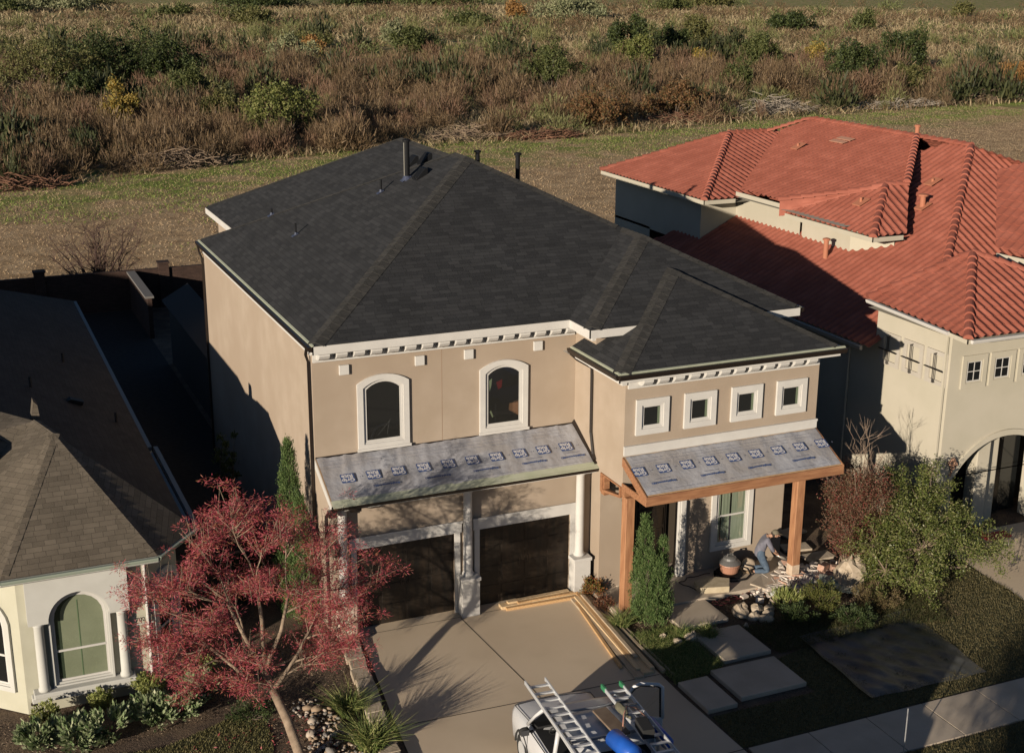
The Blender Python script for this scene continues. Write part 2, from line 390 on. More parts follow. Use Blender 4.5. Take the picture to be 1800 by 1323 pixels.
for q_ in ((a, c, nl, nf, .25), (c, d, nl, nr), (b_, d, nl, nb, .10), (i_, d, nb, nr), (i_, g, nl, nr), (f, g, nl, nb, .12), (n_, l_, nl, nf, .25), (l_, k, nl, nr), (k, c, nf, nr), (o_, l_, nf, nr), (q, g, nr, nb), (A, C, nl, nf, .25), (B, C, nf, nr), (C, Dd, nl, nr)):
    mb = MB(); caps(mb, *q_); mb.build('ridge_cap', SHCAP, house, fix=False)
# cornice brackets
def cornice(x0, x1, y, zt, sp=.46, w=.27, h=.2, dp=.3):
    mb = MB(); mb.box(x0, y-.06, zt-.30, x1, y-.001, zt-.02)
    n = int((x1-x0)/sp)
    for i in range(n):
        x = x0+(x1-x0-n*sp)/2+sp*i+(sp-w)/2
        prof = [(0, 0), (-dp, 0), (-dp, -.05), (-dp*.8, -.13), (-dp*.45, -.185), (0, -h)]
        mb.prism([(x, y-.06+u, zt-.022+v) for u, v in prof], (w, 0, 0))
    mb.build('bracket_cornice', WHITE, house)
cornice(.02, 7.38, 0, SZ-.003); cornice(7.5, 13.4, -2.92, EB-.238, h=.18)
mb = MB(); mb.box(7.30, -1.9, EB-.42, 7.439, -.55, EB-.237); mb.box(7.30, -3.0, EB-.42, 7.439, -1.9, EB-.237)
mb.box(7.33, -.0, SZ-.2, 7.439, -1.2, SZ-.003); mb.box(-.03, .0, SZ-.12, -.001, 13.8, SZ-.002); mb.build('side_cornice', WHITE, house)
# gutters, drip edges
def gutter(mb, p0, p1, out, h=.13, w=.12, drop=.02):
    p0 = Vector(p0); p1 = Vector(p1); o = Vector(out); z = Vector((0, 0, 1))
    prof = [(0.004, -.0), (w, -.0), (w, -.03), (w*.75, -h), (0.004, -h)]
    mb.prism([p0+o*u+z*(v-drop) for u, v in prof], p1-p0)
def drip(mb, p0, p1, out, up, w=.035):
    p0 = Vector(p0); p1 = Vector(p1); o = Vector(out); z = Vector((0, 0, 1))
    mb.prism([p0-o*w+z*(up*w+.004), p0+o*.018+z*(-up*.01+.008), p0+o*.018+z*(-.03), p0-o*w+z*(up*w-.004)], p1-p0)
for nm, p0, p1, out in (('left', (-.07, 14.3, EZ), (-.07, -.42, EZ), (-1, 0, 0)), ('bay', (7.0, -3.32, EB), (13.95, -3.32, EB), (0, -1, 0)), ('bayl', (7.04, -.5, EB), (7.04, -3.34, EB), (-1, 0, 0)), ('right', (XR, -1.6, EZ), (XR, 20.9, EZ), (1, 0, 0)), ('bayr', (13.84, .3, EB), (13.84, -3.3, EB), (1, 0, 0))):
    mb = MB(); gutter(mb, p0, p1, out); gt = mb.build('gutter', BROWN, house)
    mb = MB(); drip(mb, p0, p1, out, S); mb.build('drip_edge', DRIP, gt)
def downspout(pts, r=.045):
    mb = MB(); mb.tube(pts, r, 4); return mb.build('downspout', BROWN, house)
downspout([(-.12, -.02, 7.5), (-.13, .06, 7.3), (-.06, .1, 7.1), (-.06, .1, .2)])
downspout([(-.13, 14.1, 7.5), (-.13, 13.9, 7.3), (-.06, 13.78, 7.1), (-.06, 13.78, .2)])
downspout([(6.98, -.62, 6.76), (7.1, -.8, 6.62), (7.38, -1.1, 6.45), (7.385, -1.12, 6.2), (7.385, -1.14, 4.62), (7.385, -1.3, 4.05), (7.36, -1.42, 3.93)])
# upstairs windows and squares
for x0, x1 in ((1.31, 2.41), (4.73, 5.83)):
    def room(fr, xa, xb, za, zb, w_, J, k_=x0):
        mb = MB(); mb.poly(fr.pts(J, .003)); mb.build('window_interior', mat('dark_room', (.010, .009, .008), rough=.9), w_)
        mb = MB()
        if k_ > 3:
            mb.poly(fr.pts([(xb-.30, za+.33), (xb-.01, za+.14), (xb-.01, za+.52), (xb-.28, za+.52)], .006)); o1 = mb.build('cardboard_box', mat('dim_cardboard', (.13, .07, .04), rough=.9), w_)
            mb = MB(); mb.poly(fr.pts([(xa+.24, zb-.18), (xa+.42, zb-.12), (xa+.40, zb-.34), (xa+.30, zb-.40)], .006)); mb.build('red_cloth', mat('dim_red', (.09, .012, .012), rough=.9), w_)
            mb = MB(); mb.poly(fr.pts([(xa+.03, zb-.12), (xa+.12, zb-.06), (xa+.10, zb-.26), (xa+.05, zb-.42)], .006)); mb.poly(fr.pts([(xa+.05, za+.34), (xa+.09, za+.38), (xa+.16, za+.2), (xa+.13, za+.16)], .006)); mb.build('pale_cloth', mat('dim_pale', (.16, .19, .12), rough=.9), w_)
        else:
            mb.tube([fr.p(xa+.3, za+.1, .006), fr.p(xa+.66, za+.5, .006)], .004, 4); mb.tube([fr.p(xa+.55, za+.1, .006), fr.p(xa+.62, za+.45, .006)], .004, 4); mb.build('thin_stand', mat('dim_metal', (.10, .10, .10)), w_)
    w = window(house, FRONT(0), x0, x1, 4.74, 6.27, rise=.2, tw=.155, pane=GLASS, inner=room)
    mb = MB(); mb.box(x0-.19, -.1, 4.56, x1+.19, -.071, 4.63)
    mb.build('sill', WHITE, w)
for x, z in ((.83, 6.83), (2.88, 6.85), (4.26, 6.87), (6.28, 6.89)):
    mb = MB(); mb.box(x-.13, -.07, z-.13, x+.13, -.001, z+.13); mb.build('square_ornament', WHITE, house, bevel=.01)
for x in (7.75, 9.19, 10.635, 12.07):
    def small_room(fr, xa, xb, za, zb, w_, J):
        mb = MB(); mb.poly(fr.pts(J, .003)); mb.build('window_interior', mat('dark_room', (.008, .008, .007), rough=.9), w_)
        mb = MB(); mb.poly(fr.pts([(xb-.075, za+.01), (xb-.003, za), (xb-.003, zb), (xb-.075, zb-.02)], .007)); mb.build('reveal', mat('pale_green_reveal', (.20, .24, .16), rough=.9), w_)
    window(house, FRONT(-2.92), x+.16, x+.81, 5.22, 5.87, tw=.16, fw=.04, pane=GLASS, inner=small_room)
mb = MB(); mb.box(7.43, -2.98, 4.54, 13.45, -2.921, 4.80); mb.box(7.42, -3.0, 4.74, 13.46, -2.981, 4.80); mb.build('belt_band', WHITE, house)
# expansion joint lines in stucco
mb = MB(); mb.box(3.5, -.003, 4.5, 3.512, -.0005, 7.1); mb.build('stucco_joint', mat('joint_tan', (.3, .2, .13), rough=.9), house)
# ---- garage shed roof with underlayment
sh = MB(); ZS1, ZS0 = 4.5, 3.77
sh.prism([(0, 0, ZS1), (7.43, 0, ZS1), (7.43, -1.46, ZS0), (0.0, -1.46, ZS0)], (0, 0, -.05))
shed = sh.build('garage_roof', mat('roof_deck', (.3, .2, .12), rough=.9), house)
def sheet(par, x0, x1, y0, z0, y1, z1, seed, nx=160, ny=12):
    """wrinkled underlayment sheet over a shed roof; y0,z0 = top edge"""
    r = np.random.default_rng(seed); V = []; F = []
    ph = r.uniform(0, 6, 9)
    for j in range(ny+1):
        for i in range(nx+1):
            x = x0+(x1-x0)*i/nx; t = j/ny
            wv = .010*math.sin(x*9+ph[0]+t*2)*math.sin(x*2.1+ph[1]) + .007*math.sin(x*19+ph[2]+t*6)*math.sin(x*1.3+ph[4]) + .006*math.sin(t*14+ph[3]+x)+(.012 if abs((x*1.7+ph[5]+t*.6) % 2.6-1.3) < .06 else 0)
            if j == ny: wv = abs(wv)*.3-.015
            V.append((x, y0+(y1-y0)*t, z0+(z1-z0)*t+.032+wv))
    for j in range(ny):
        for i in range(nx): p = j*(nx+1)+i; F.append((p, p+nx+1, p+nx+2, p+1))
    o = fast('underlayment', V, F, UNDER, par, smooth=True)
    auto_uv(o.data); return o
un1 = sheet(shed, .02, 7.36, -.01, ZS1-.005, -1.40, ZS0+.03, 3)
txt_cache = {}
def text_mesh(s, size, mtl, name, par, M, bold=.0, lift=0, sx=1):
    cu = bpy.data.curves.new(name, 'FONT'); cu.body = s; cu.size = size; cu.align_x = 'CENTER'; cu.align_y = 'CENTER'; cu.offset = bold; cu.resolution_u = 2; cu.extrude = .0012
    ob = bpy.data.objects.new(name, cu); COL.objects.link(ob); dg = bpy.context.evaluated_depsgraph_get()
    me = bpy.data.meshes.new_from_object(ob.evaluated_get(dg)); bpy.data.objects.remove(ob); me.transform(M @ Matrix.Translation((0, 0, lift)) @ Matrix.Diagonal((sx, 1, 1, 1)))
    return _link(name, me, mtl, par)
def roof_print(par, x0, x1, y0, z0, y1, z1, xs, rowt, xs2, rowt2, size=.31):
    dv = Vector((0, y1-y0, z1-z0)); Ld = dv.length; v = dv.normalized(); u = Vector((-1, 0, 0)); n = u.cross(v).normalized()
    if n.z < 0: n = -n
    def Mx(x, t):
        o = Vector((x, y0, z0))+v*(t*Ld)+n*.056
        Mm = Matrix((u, v, n)).transposed().to_4x4(); Mm.translation = o; return Mm
    mb = MB(); mw = MB()
    for x in xs:
        Mm = Mx(x, rowt); h = size/2; w = h*1.18
        pts = []
        for cx, cy, a0 in ((w-.03, h-.03, 0), (-w+.03, h-.03, 90), (-w+.03, -h+.03, 180), (w-.03, -h+.03, 270)):
            for q in range(4): an = R(a0+q*30); pts.append((cx+.03*math.cos(an), cy+.03*math.sin(an)))
        mb.poly([Mm @ Vector((p[0], p[1], 0)) for p in pts])
    bo = mb.build('printed_logo_box', PRINT, par, fix=False); made = [bo]
    WP = mat('underlay_white', (.52, .50, .50), rough=.6)
    for x in xs:
        Mm = Mx(x, rowt)
        made.append(text_mesh('Grip', size*.52, WP, 'logo_text', par, Mm @ Matrix.Translation((0, size*.20, 0)), bold=.006, lift=.003, sx=1.15))
        made.append(text_mesh('Rite', size*.52, WP, 'logo_text', par, Mm @ Matrix.Translation((0, -size*.23, 0)), bold=.006, lift=.003, sx=1.15))
    for x in xs2:
        made.append(text_mesh('ShingleLayment-GR2', .085, PRINT, 'printed_words', par, Mx(x, rowt2), bold=.004, sx=1.0))
        made.append(text_mesh('Synthetic roofing underlayment', .035, PRINTF, 'printed_words', par, Mx(x+.0, rowt2-.09)))
    mb = MB(); r = random.Random(len(xs))
    for t, on, gap in ((.12, .5, .12), (.20, .8, .1), (.27, .35, .25), (.94, .25, .1)):
        x = x0+.1
        while x < x1-.6:
            ln = on*r.uniform(.6, 1.3)
            o = [Mx(xx, t+dt) @ Vector((0, 0, 0)) for xx, dt in ((x, 0), (x+ln, 0), (x+ln, .006), (x, .006))]; mb.poly(o); x += ln+gap*r.uniform(.6, 1.5)
    for k in range(len(xs)):
        Mm = Mx(xs[k]+.34, rowt); mb.poly([Mm @ Vector(p) for p in ((-.012, -.02, 0), (.012, -.02, 0), (.012, .02, 0), (-.012, .02, 0))])
    made.append(mb.build('printed_lines', PRINTF, par, fix=False)); merge_into(par, made)
xs = [.62+.687*k for k in range(10)]
roof_print(un1, .02, 7.36, -.01, ZS1+.005, -1.40, ZS0+.045, xs, .55, [1.55, 2.95, 4.3, 5.7, 6.85], .80)
# shed trims
mb = MB(); mb.prism([(-.02, .0, ZS1-.02), (-.02, -1.46, ZS0-.02), (-.02, -1.46, ZS0-.2), (-.02, 0, ZS1-.25)], (.05, 0, 0)); mb.box(.0, -1.455, ZS0-.2, 7.43, -1.43, ZS0-.052); mb.box(0.0, -1.43, ZS0-.2, 7.43, -1.112, ZS0-.17)
mb.build('eave_board', WHITE, shed)
mb = MB(); gutter(mb, (-.02, -1.46, ZS0), (7.5, -1.46, ZS0), (0, -1, 0), h=.1, drop=.045); gg = mb.build('gutter', BROWN, house)
mb = MB(); mb.prism([(0, -1.36, ZS0+.075), (0, -1.50, ZS0+.0), (0, -1.585, ZS0-.03), (0, -1.585, ZS0-.045), (0, -1.36, ZS0+.06)], (7.45, 0, 0)); mb.build('drip_edge', DRIP, gg)
mb = MB(); mb.prism([(7.36, .0, ZS1+.03), (7.36, -1.46, ZS0+.04), (7.47, -1.46, ZS0+.06), (7.435, 0, ZS1+.12)], (0, 0, .02)); mb.prism([(0, -.02, ZS1+.002), (7.4, -.02, ZS1+.002), (7.4, -.0, ZS1+.05), (0, -.0, ZS1+.05)], (0, -.01, 0)); mb.build('flashing', BROWN, shed)
mb = MB(); mb.tube([(-.02, -1.52, 3.68), (-.03, -1.5, 3.55), (-.04, -1.2, 3.45), (-.045, -1.0, 3.3), (-.045, -.98, .2)], .045, 4); mb.build('downspout', BROWN, house)
mb = MB(); mb.box(-.13, -1.62, 3.50, .07, -1.44, 3.66); mb.build('gutter_outlet', BROWN, gg); mb = MB(); mb.box(.42, -1.60, 3.56, .72, -1.46, 3.68); mb.build('gutter_bracket', BROWN, gg)
# ---- garage doors
def gdoor(x0, x1):
    mb = MB(); mb.box(x0, G+.10, 0.01, x1, G+.14, DH)
    W = (x1-x0)/4
    for i in range(4):
        for j in range(4):
            h = DH/4
            mb.box(x0+W*i+.035, G+.088, h*j+.03, x0+W*(i+1)-.035, G+.10, h*(j+1)-.03)
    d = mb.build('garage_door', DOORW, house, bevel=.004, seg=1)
    zz = DH*.5
    for x in ((x0+x1)/2-.12, (x0+x1)/2+.12): mb = MB(); mb.box(x-.015, G+.07, zz-.12, x+.015, G+.088, zz+.12); mb.build('door_handle', BROWN, d)
    for x in (x0+.05, x1-.35):
        for z in (.35, .95, 1.5, 2.0): mb = MB(); mb.box(x, G+.08, z-.018, x+.3, G+.088, z+.018); mb.build('strap_hinge', BROWN, d)
    for q_ in range(1): pass
for x0, x1 in D:
    gdoor(x0, x1)
    mb = MB(); t = .17
    mb.box(x0-t, G-.07, DH, x1+t, G-.001, DH+.30); mb.box(x0-t-.02, G-.09, DH+.27, x1+t+.02, G-.071, DH+.33)
    mb.box(x0-t+.04, G-.05, 0, x0+.02, G-.001, DH-.001); mb.box(x1-.02, G-.05, 0, x1+t-.04, G-.001, DH-.001)
    mb.build('door_surround', WHITE, house)
for x in (.30, 3.72, 7.03):
    mb = MB(); cy = G-.17; mb.lathe((x, cy, 1.12), [(.155, 0), (.165, .05), (.14, .09), (.125, .12), (.115, 2.35), (.14, 2.40), (.16, 2.46), (.16, 2.5)], 20)
    col_ = mb.build('column', WHITE, house, smooth=True)
    mb = MB(); mb.box(x-.25, G-.42, 0, x+.25, G-.075, 1.02); mb.box(x-.28, G-.45, 1.02, x+.28, G-.075, 1.12)
    mb.build('plinth', WHITE if x > 1 else mat('stone_plinth', (.42, .33, .24), (.62, .54, .44), sc=7, rough=.9, bump=.5, bsc=12), col_, bevel=.012)
# lanterns
def lantern(x, y, z, s=1.0):
    mb = MB(); mb.lathe((x, y, z), [(.02, .36), (.05, .34), (.11, .28), (.12, .25), (.10, .24), (.10, .235)], 8); mb.lathe((x, y, z), [(.075, .0), (.08, .02), (.07, .03), (.03, -.03), (.01, -.06)], 8)
    for k in range(6):
        an = k*math.pi/3; mb.tube([(x+.07*math.cos(an), y+.07*math.sin(an), z), (x+.095*math.cos(an), y+.095*math.sin(an), z+.25)], .008, 4)
    mb.tube([(x, y+.16, z+.3), (x, y+.08, z+.40), (x, y, z+.36)], .015, 5)
    o = mb.build('wall_lantern', BROWN, house)
    mb = MB(); mb.lathe((x, y, z+.02), [(.06, 0), (.08, .21)], 8); mb.build('lantern_glass', mat('seeded_glass', (.45, .38, .24), rough=.2), o)
lantern(.10, G-.22, 2.3); lantern(8.1, -1.92, 2.55)
# ---- porch roof
PY, PZ = -4.2, 3.87
OSB = mat('osb_deck', (.42, .25, .12), (.5, .32, .17), sc=8, rough=.9)
mb = MB(); mb.prism([(7.44, -2.925, 4.49), (13.46, -2.925, 4.49), (13.46, PY, PZ), (7.44, PY, PZ)], (0, 0, -.03))
porch = mb.build('porch_roof', OSB, house)
mb = MB()
mb.box(7.42, PY-.05, PZ-.26, 13.50, PY-.001, PZ-.005)                       # front beam
for x in (7.40, 13.46): mb.prism([(x, -2.925, 4.50), (x, PY-.051, PZ+.0), (x, PY-.051, PZ-.26), (x, PY+.25, PZ-.26), (x, PY+.25, PZ-.12), (x, -2.925, 4.26)], (.045, 0, 0))
for x in (7.40, 13.46): mb.box(x+.002, PY+.25, PZ-.26, x+.043, -2.93, PZ-.08)
for i in range(11):
    x = 7.9+.5*i; mb.prism([(x, -2.93, 4.45), (x, PY, PZ-.04), (x, PY, PZ-.16), (x, -2.93, 4.33)], (.045, 0, 0))
mb.box(7.44, -3.02, 3.42, 13.44, -2.88, 3.655)
mb.build('timber_frame', CEDARH, porch, bevel=.006, seg=1)
un2 = sheet(porch, 7.47, 13.44, -2.96, 4.475, PY+.01, PZ+.005, 8, nx=50)
roof_print(un2, 7.47, 13.44, -2.96, 4.485, PY+.01, PZ+.015, [7.60+.708*k for k in range(9)], .43, [8.1, 9.55, 11.0, 12.4], .76, size=.31)
for x, zb_ in ((7.57, .15), (12.96, .15)):
    mb = MB(); mb.box(x-.13, -3.17, zb_, x+.13, -2.91, 3.42); p_ = mb.build('porch_post', CEDAR, house, bevel=.012, seg=1)
    if x > 9:
        mb = MB(); mb.box(x-.134, -3.174, .12, x+.134, -2.906, .55); mb.build('dusty_foot', mat('dusty_wood', (.50, .36, .25), (.62, .50, .38), sc=9, rough=.95), p_, bevel=.012, seg=1)
# open framing box under the overhang
mb = MB(); mb.ring([(7.40, -2.86, 3.66), (7.40, -1.72, 3.66), (7.40, -1.72, 3.12), (7.40, -2.86, 3.34)], [(7.40, -2.80, 3.62), (7.40, -1.84, 3.62), (7.40, -1.84, 3.22), (7.40, -2.80, 3.40)], (.12, 0, 0))
mb.box(7.44, -1.9, 3.05, 7.6, -1.705, 3.655)
mb.build('open_soffit_framing', CEDARH, house)
# front door, side panel, entry trim
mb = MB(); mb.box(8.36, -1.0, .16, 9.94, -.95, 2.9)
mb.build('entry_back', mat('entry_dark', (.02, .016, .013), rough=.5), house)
mb = MB()
for j in range(4): mb.box(9.0, -1.06, .25+.62*j, 9.8, -1.03, .25+.62*j+.52)
mb.box(8.92, -1.03, .16, 9.88, -1.001, 2.75)
dr = mb.build('front_door', DOORW, house, bevel=.01)
mb = MB(); mb.lathe((9.02, -1.12, 1.1), [(.01, 0), (.03, .01), (.03, .05), (.01, .06)], 10); mb.build('door_handle', VENT, dr)
mb = MB(); mb.box(9.88, -1.80, .15, 10.14, -1.701, 2.95); mb.box(9.93, -1.84, .15, 10.09, -1.801, 2.95); mb.box(8.22, -1.78, .15, 8.38, -1.701, 2.95); mb.box(8.22, -1.79, 2.72, 10.14, -1.70, 2.96)
mb.build('entry_trim', WHITE, house, bevel=.008, seg=1)
mb = MB(); mb.box(10.22, -1.76, 2.42, 10.75, -1.701, 2.78); mb.build('wall_plaque', WHITE, house, bevel=.008)
def curtains(fr, xa, xb, za, zb, w, J):
    mb = MB(); n = 40; vs = []
    for i in range(n+1):
        x = xa+(xb-xa)*i/n; t = (x-xa)/(xb-xa); amp = .006
        c = .006+amp*abs(math.sin(t*26))*(.6+.4*math.sin(t*7))
        vs += [fr.p(x, za, c), fr.p(x, zb, c)]
    mb.add(vs, [(2*i, 2*i+2, 2*i+3, 2*i+1) for i in range(n) if not (i in (3, 4, 17, 18, 19))])
    mb.build('curtain', mat('green_curtain', (.21, .255, .185), (.30, .34, .26), sc=4, rough=.9, scale=(8, 8, .4)), w)
    mb = MB(); mb.poly(fr.pts([(xa, za), (xb, za), (xb, zb), (xa, zb)], .004)); mb.build('window_interior', DGLASS, w)
window(house, FRONT(-1.7), 11.13, 12.20, .86, 2.62, tw=.15, fw=.05, pane=GLASS, rail=1.75, inner=curtains)
# porch floor and step
mb = MB(); mb.box(7.25, -3.25, 0, 13.6, -.9, .15); mb.box(8.0, -1.72, .15, 10.2, -1.0, .19)
mb.build('porch_floor', CONCP, house, bevel=.01)
mb = MB(); mb.box(7.28, -3.32, .0, 7.86, -2.74, .17); mb.build('post_base', STONE, house, bevel=.02)
# ---- roof vents
def pipe(x, y, z, h, r, capr, m1=VENT, flash=True, name='vent_pipe', side=-1):
    mb = MB(); mb.lathe((x, y, z-.1), [(r, 0), (r, h+.1-.08), (capr, h+.1-.08), (capr, h+.1-.02), (r*.8, h+.1)] if capr > r else [(r, 0), (r, h+.1)], 12)
    o = mb.build(name, m1, house, smooth=False)
    if flash:
        mb = MB(); L = .08+r; zz = lambda dx: z+S*dx*(-side)
        mb.prism([(x+dx, y+dy, zz(dx)+.02) for dx, dy in ((-L*1.2, -L*.8), (L*.6, -L*.8), (L*.6, L*.8), (-L*1.2, L*.8))], (0, 0, .015))
        mb.lathe((x, y, z-.05), [(r*2.2, 0), (r*1.15, .14)], 12); mb.build('pipe_flashing', FLASH, o)
    return o
pipe(1.95, 8.70, 8.67, .38, .03, .03); pipe(4.5, 7.9, 9.98, .40, .035, .035); pipe(2.04, 12.18, 8.72, .22, .035, .035)
big = pipe(5.3, 7.71, 10.39, 1.22, .085, .13, m1=VENT)
mb = MB(); mb.tube([(5.215, 7.72, 10.42), (5.215, 7.72, 11.5)], .016, 8); mb.build('sun_glint_strip', GALV, big)  # added pale strip paints the sun highlight along the pipe
def boxvent(x, y, z, L=.62):
    mb = MB(); W = .21; pr = [(-.18, -.02), (-.18, .03), (.10, .15+.06), (.2, .16), (.2, -.02)]
    mb.prism([(x+u, y-W, z+S*u+v) for u, v in pr], (0, 2*W, 0)); mb.build('roof_vent', VENT, house, bevel=.01)
boxvent(5.53, 7.2, 10.52); boxvent(5.82, 8.85, 10.67); boxvent(6.12, 8.4, 10.8)
pipe(8.5, 9.76, rz(XR-8.5), .60, .075, .12, flash=False); pipe(8.9, 7.35, rz(XR-8.9), 1.0, .075, .12, flash=False)
# low rear wing on the left side
mb = MB(); mb.box(.6, 14.3, 0, 1.4, 26.0, 2.75); mb.prism([(.35, 14.2, 2.75), (.35, 26.2, 2.75), (1.5, 26.2, 3.4), (1.5, 14.2, 3.4)], (0, 0, .06)); mb.build('low_side_wing', mat('shade_dark_wall', (.03, .03, .03), rough=.9), house)  # wing colour darkened to carry the shade it stands in
# ================================================================ left neighbour (turret bungalow)
lh = thing('turret_house', (-8, 2, 0), 'single-storey cream house with brown shingle turret roof and arched window, left edge of the photo', 'house')
F1 = (-7.6, -2.1); F2 = (-4.72, -2.1); F3 = (-3.85, -1.05); F0 = (-9.4, -.4)
mb = MB()
for p, q_ in ((F0, F1), (F1, F2), (F2, F3), (F3, (-3.85, 25)), ((-3.85, 25), (-16, 25)), ((-16, 25), (-16, -.4)), ((-16, -.4), F0)): vwall(mb, p, q_, 0, 3.42)
mb.build('stucco_wall', CREAM, lh, fix=False)
ap = (-6.25, 1.0, 5.72); E1 = (-7.9, -2.42, 3.6); E2 = (-4.46, -2.42, 3.6); E3 = (-3.34, -1.08, 3.6); E0 = (-10.2, -.2, 3.6)
SM = .47; mz = lambda x: 3.6+SM*(-3.5-x)
xr = -3.5-(5.72-3.6)/SM
mb = MB()
mb.poly([E1, E2, ap]); mb.poly([E2, E3, (-3.5, -.75, 3.6), (-5.6, 1.0, mz(-5.6)+.02), ap]); mb.poly([E0, E1, ap])
mb.poly([ap, (-5.6, 1.0, mz(-5.6)+.02), (-6.6, 3.8, mz(-6.6)+.03), (-6.6, 2.2, 5.72)])
mb.poly([ap, (-6.6, 2.2, 5.72), (xr, 4.2, 5.75), (xr-2, 2.0, 5.2), E0])
mb.build('turret_roof', SHINGB, lh, fix=False)
mb = MB(); tn = lambda p, q_, r_: (Vector(q_)-Vector(p)).cross(Vector(r_)-Vector(p))
n1 = tn(E1, E2, ap); n0 = tn(E0, E1, ap); n2 = tn(E2, E3, ap)
for q_ in ((E1, ap, n0, n1, .15), (E2, ap, n1, n2, .15), (ap, (-6.6, 2.2, 5.74), n0, n2, .15)): mb = MB(); caps(mb, *q_); mb.build('ridge_cap', SHINGB, lh, fix=False)
# main dark roof: right slope, ridge, left slope, rear hip
RX = -9.8; RZ = mz(RX)
mb = MB()
mb.poly([(-3.5, -.9, 3.6), (-3.5, 24.1, 3.6), (-3.5-6.3, 17.8, RZ), (RX, 2.6, RZ), (-6.6, 1.6, mz(-6.6)-.02)])
mb.poly([(-3.5, 24.1, 3.6), (-16.1, 24.1, 3.6), (RX, 17.8, RZ)]); mb.poly([(-16.1, -.6, 3.6), (RX, 2.6, RZ), (RX, 17.8, RZ), (-16.1, 24.1, 3.6)])
mb.poly([(-16.1, -.6, 3.6), (-10.2, -.2, 3.6), (-7.6, 1.2, 5.4), (RX, 2.6, RZ)])
mb.build('shingle_roof', SHINGD, lh, fix=False)
mb = MB(); 
for p, q_ in ((E0, E1), (E1, E2), (E2, E3)): eave(mb, p, q_, h=.13)
mb.poly([(-10.2, -.2, 3.43), (-7.9, -2.42, 3.43), (-4.46, -2.42, 3.43), (-3.34, -1.08, 3.43), (-3.5, 24.1, 3.43), (-16, 24, 3.43), (-16, -.4, 3.43)])
eave(mb, E3, (-3.5, -.7, 3.6), h=.13); mb.build('fascia', CREAMW, lh, fix=False)
GG = mat('green_grey_gutter', (.28, .32, .26), rough=.5); BG = mat('blue_grey_gutter', (.07, .09, .11), rough=.5)
for p, q_ in ((E0, E1), (E1, E2), (E2, E3)):
    dr_ = (Vector(q_)-Vector(p)).normalized(); out = dr_.cross(Vector((0, 0, 1)))
    mb = MB(); gutter(mb, p, q_, out, h=.09, w=.09); mb.build('gutter', GG, lh)
mb = MB(); gutter(mb, (-3.5, 5.2, 3.6), (-3.5, 24.1, 3.6), (1, 0, 0)); gutter(mb, (-3.34, -1.0, 3.6), (-3.34, 5.2, 3.6), (1, 0, 0)); mb.build('gutter', BG, lh)
for (x, y, h) in ((-4.1, 6.9, .3), (-5.0, 12.5, .3), (-6.3, 8.0, .3)):
    mb = MB(); mb.lathe((x, y, mz(x)-.05), [(.04, 0), (.04, h+.05)], 10); mb.build('vent_pipe', SHINGD, lh)
mb = MB(); x, y = -5.15, 7.7; mb.prism([(x-.2, y-.15, mz(x-.2)+.01), (x+.2, y-.15, mz(x+.2)+.01), (x+.25, y-.15, mz(x+.2)+.12), (x-.1, y-.15, mz(x-.1)+.1)], (0, .3, 0)); mb.build('roof_vent', VENT, lh)
# chimney-like shingled knob behind the turret ridge
mb = MB(); mb.prism([(-6.75, 2.9, 4.9), (-6.35, 2.9, 4.8), (-6.45, 2.9, 5.9), (-6.55, 2.9, 6.02)], (0, .35, 0)); mb.build('shingled_knob', SHINGB, lh)
# raised arch surround (three stacked pieces)
fr = FRONT(-2.1)
arch = arch_pts(-6.94, -5.66, .64, 2.36, .64, 18)
mb = MB(); outer = [(-7.42, 2.32), (-5.18, 2.32), (-5.18, 3.42), (-7.42, 3.42)]
# wide lintel panel with the arch cut out of it
top = [(x, z) for x, z in arch if z >= 2.32]
pts = [(-7.42, 2.32)]+[(-6.98, 2.32)]+[(x, z+.0) for x, z in reversed([t for t in arch_pts(-6.98, -5.62, .6, 2.32, .68, 18)[2:]])]+[(-5.62, 2.32), (-5.18, 2.32), (-5.18, 3.42), (-7.42, 3.42)]
mb.prism(fr.pts(pts, .002), fr.un*.24)
mb.build('lintel_panel', CREAMW, lh)
mb = MB(); mb.box(-7.45, -2.42, .50, -5.15, -2.101, .62); mb.box(-7.50, -2.34, .36, -5.10, -2.101, .499); mb.build('window_sill', CREAMW, lh, bevel=.02)
for x in (-7.2, -5.36):
    mb = MB(); mb.lathe((x, -2.24, .62), [(.14, 0), (.14, .06), (.115, .1), (.11, 1.62), (.13, 1.66), (.13, 1.70)], 18); mb.build('column', CREAMW, lh, smooth=True)
def blinds(fr, xa, xb, za, zb, w, J):
    GR = mat('green_blind', (.235, .25, .17), (.27, .285, .20), sc=2, rough=.9)
    mb = MB(); z = za
    mb.poly(fr.pts([(a_, b2) for a_, b2 in J], .004)); mb.build('window_interior', mat('interior_olive', (.03, .045, .025), rough=.8), w)
    mb = MB()
    J2 = arch_pts(xa+.14, xb, za, 2.34, .48, 14)
    mb.poly(fr.pts(J2, .008)); mb.build('blind', GR, w, fix=False)
    mb = MB(); mb.box(-6.32, -2.114, za, -6.30, -2.109, 2.7); mb.build('blind_cord', mat('cord_green', (.12, .19, .10), rough=.9), w)
window(lh, fr, -6.94, -5.66, .66, 2.34, rise=.62, tw=.05, fw=.05, trim=CREAMW, frame=WHITE, pane=glassmat('clear_glass', (.93, .95, .92), .10), rail=1.48, inner=blinds, td=.12)
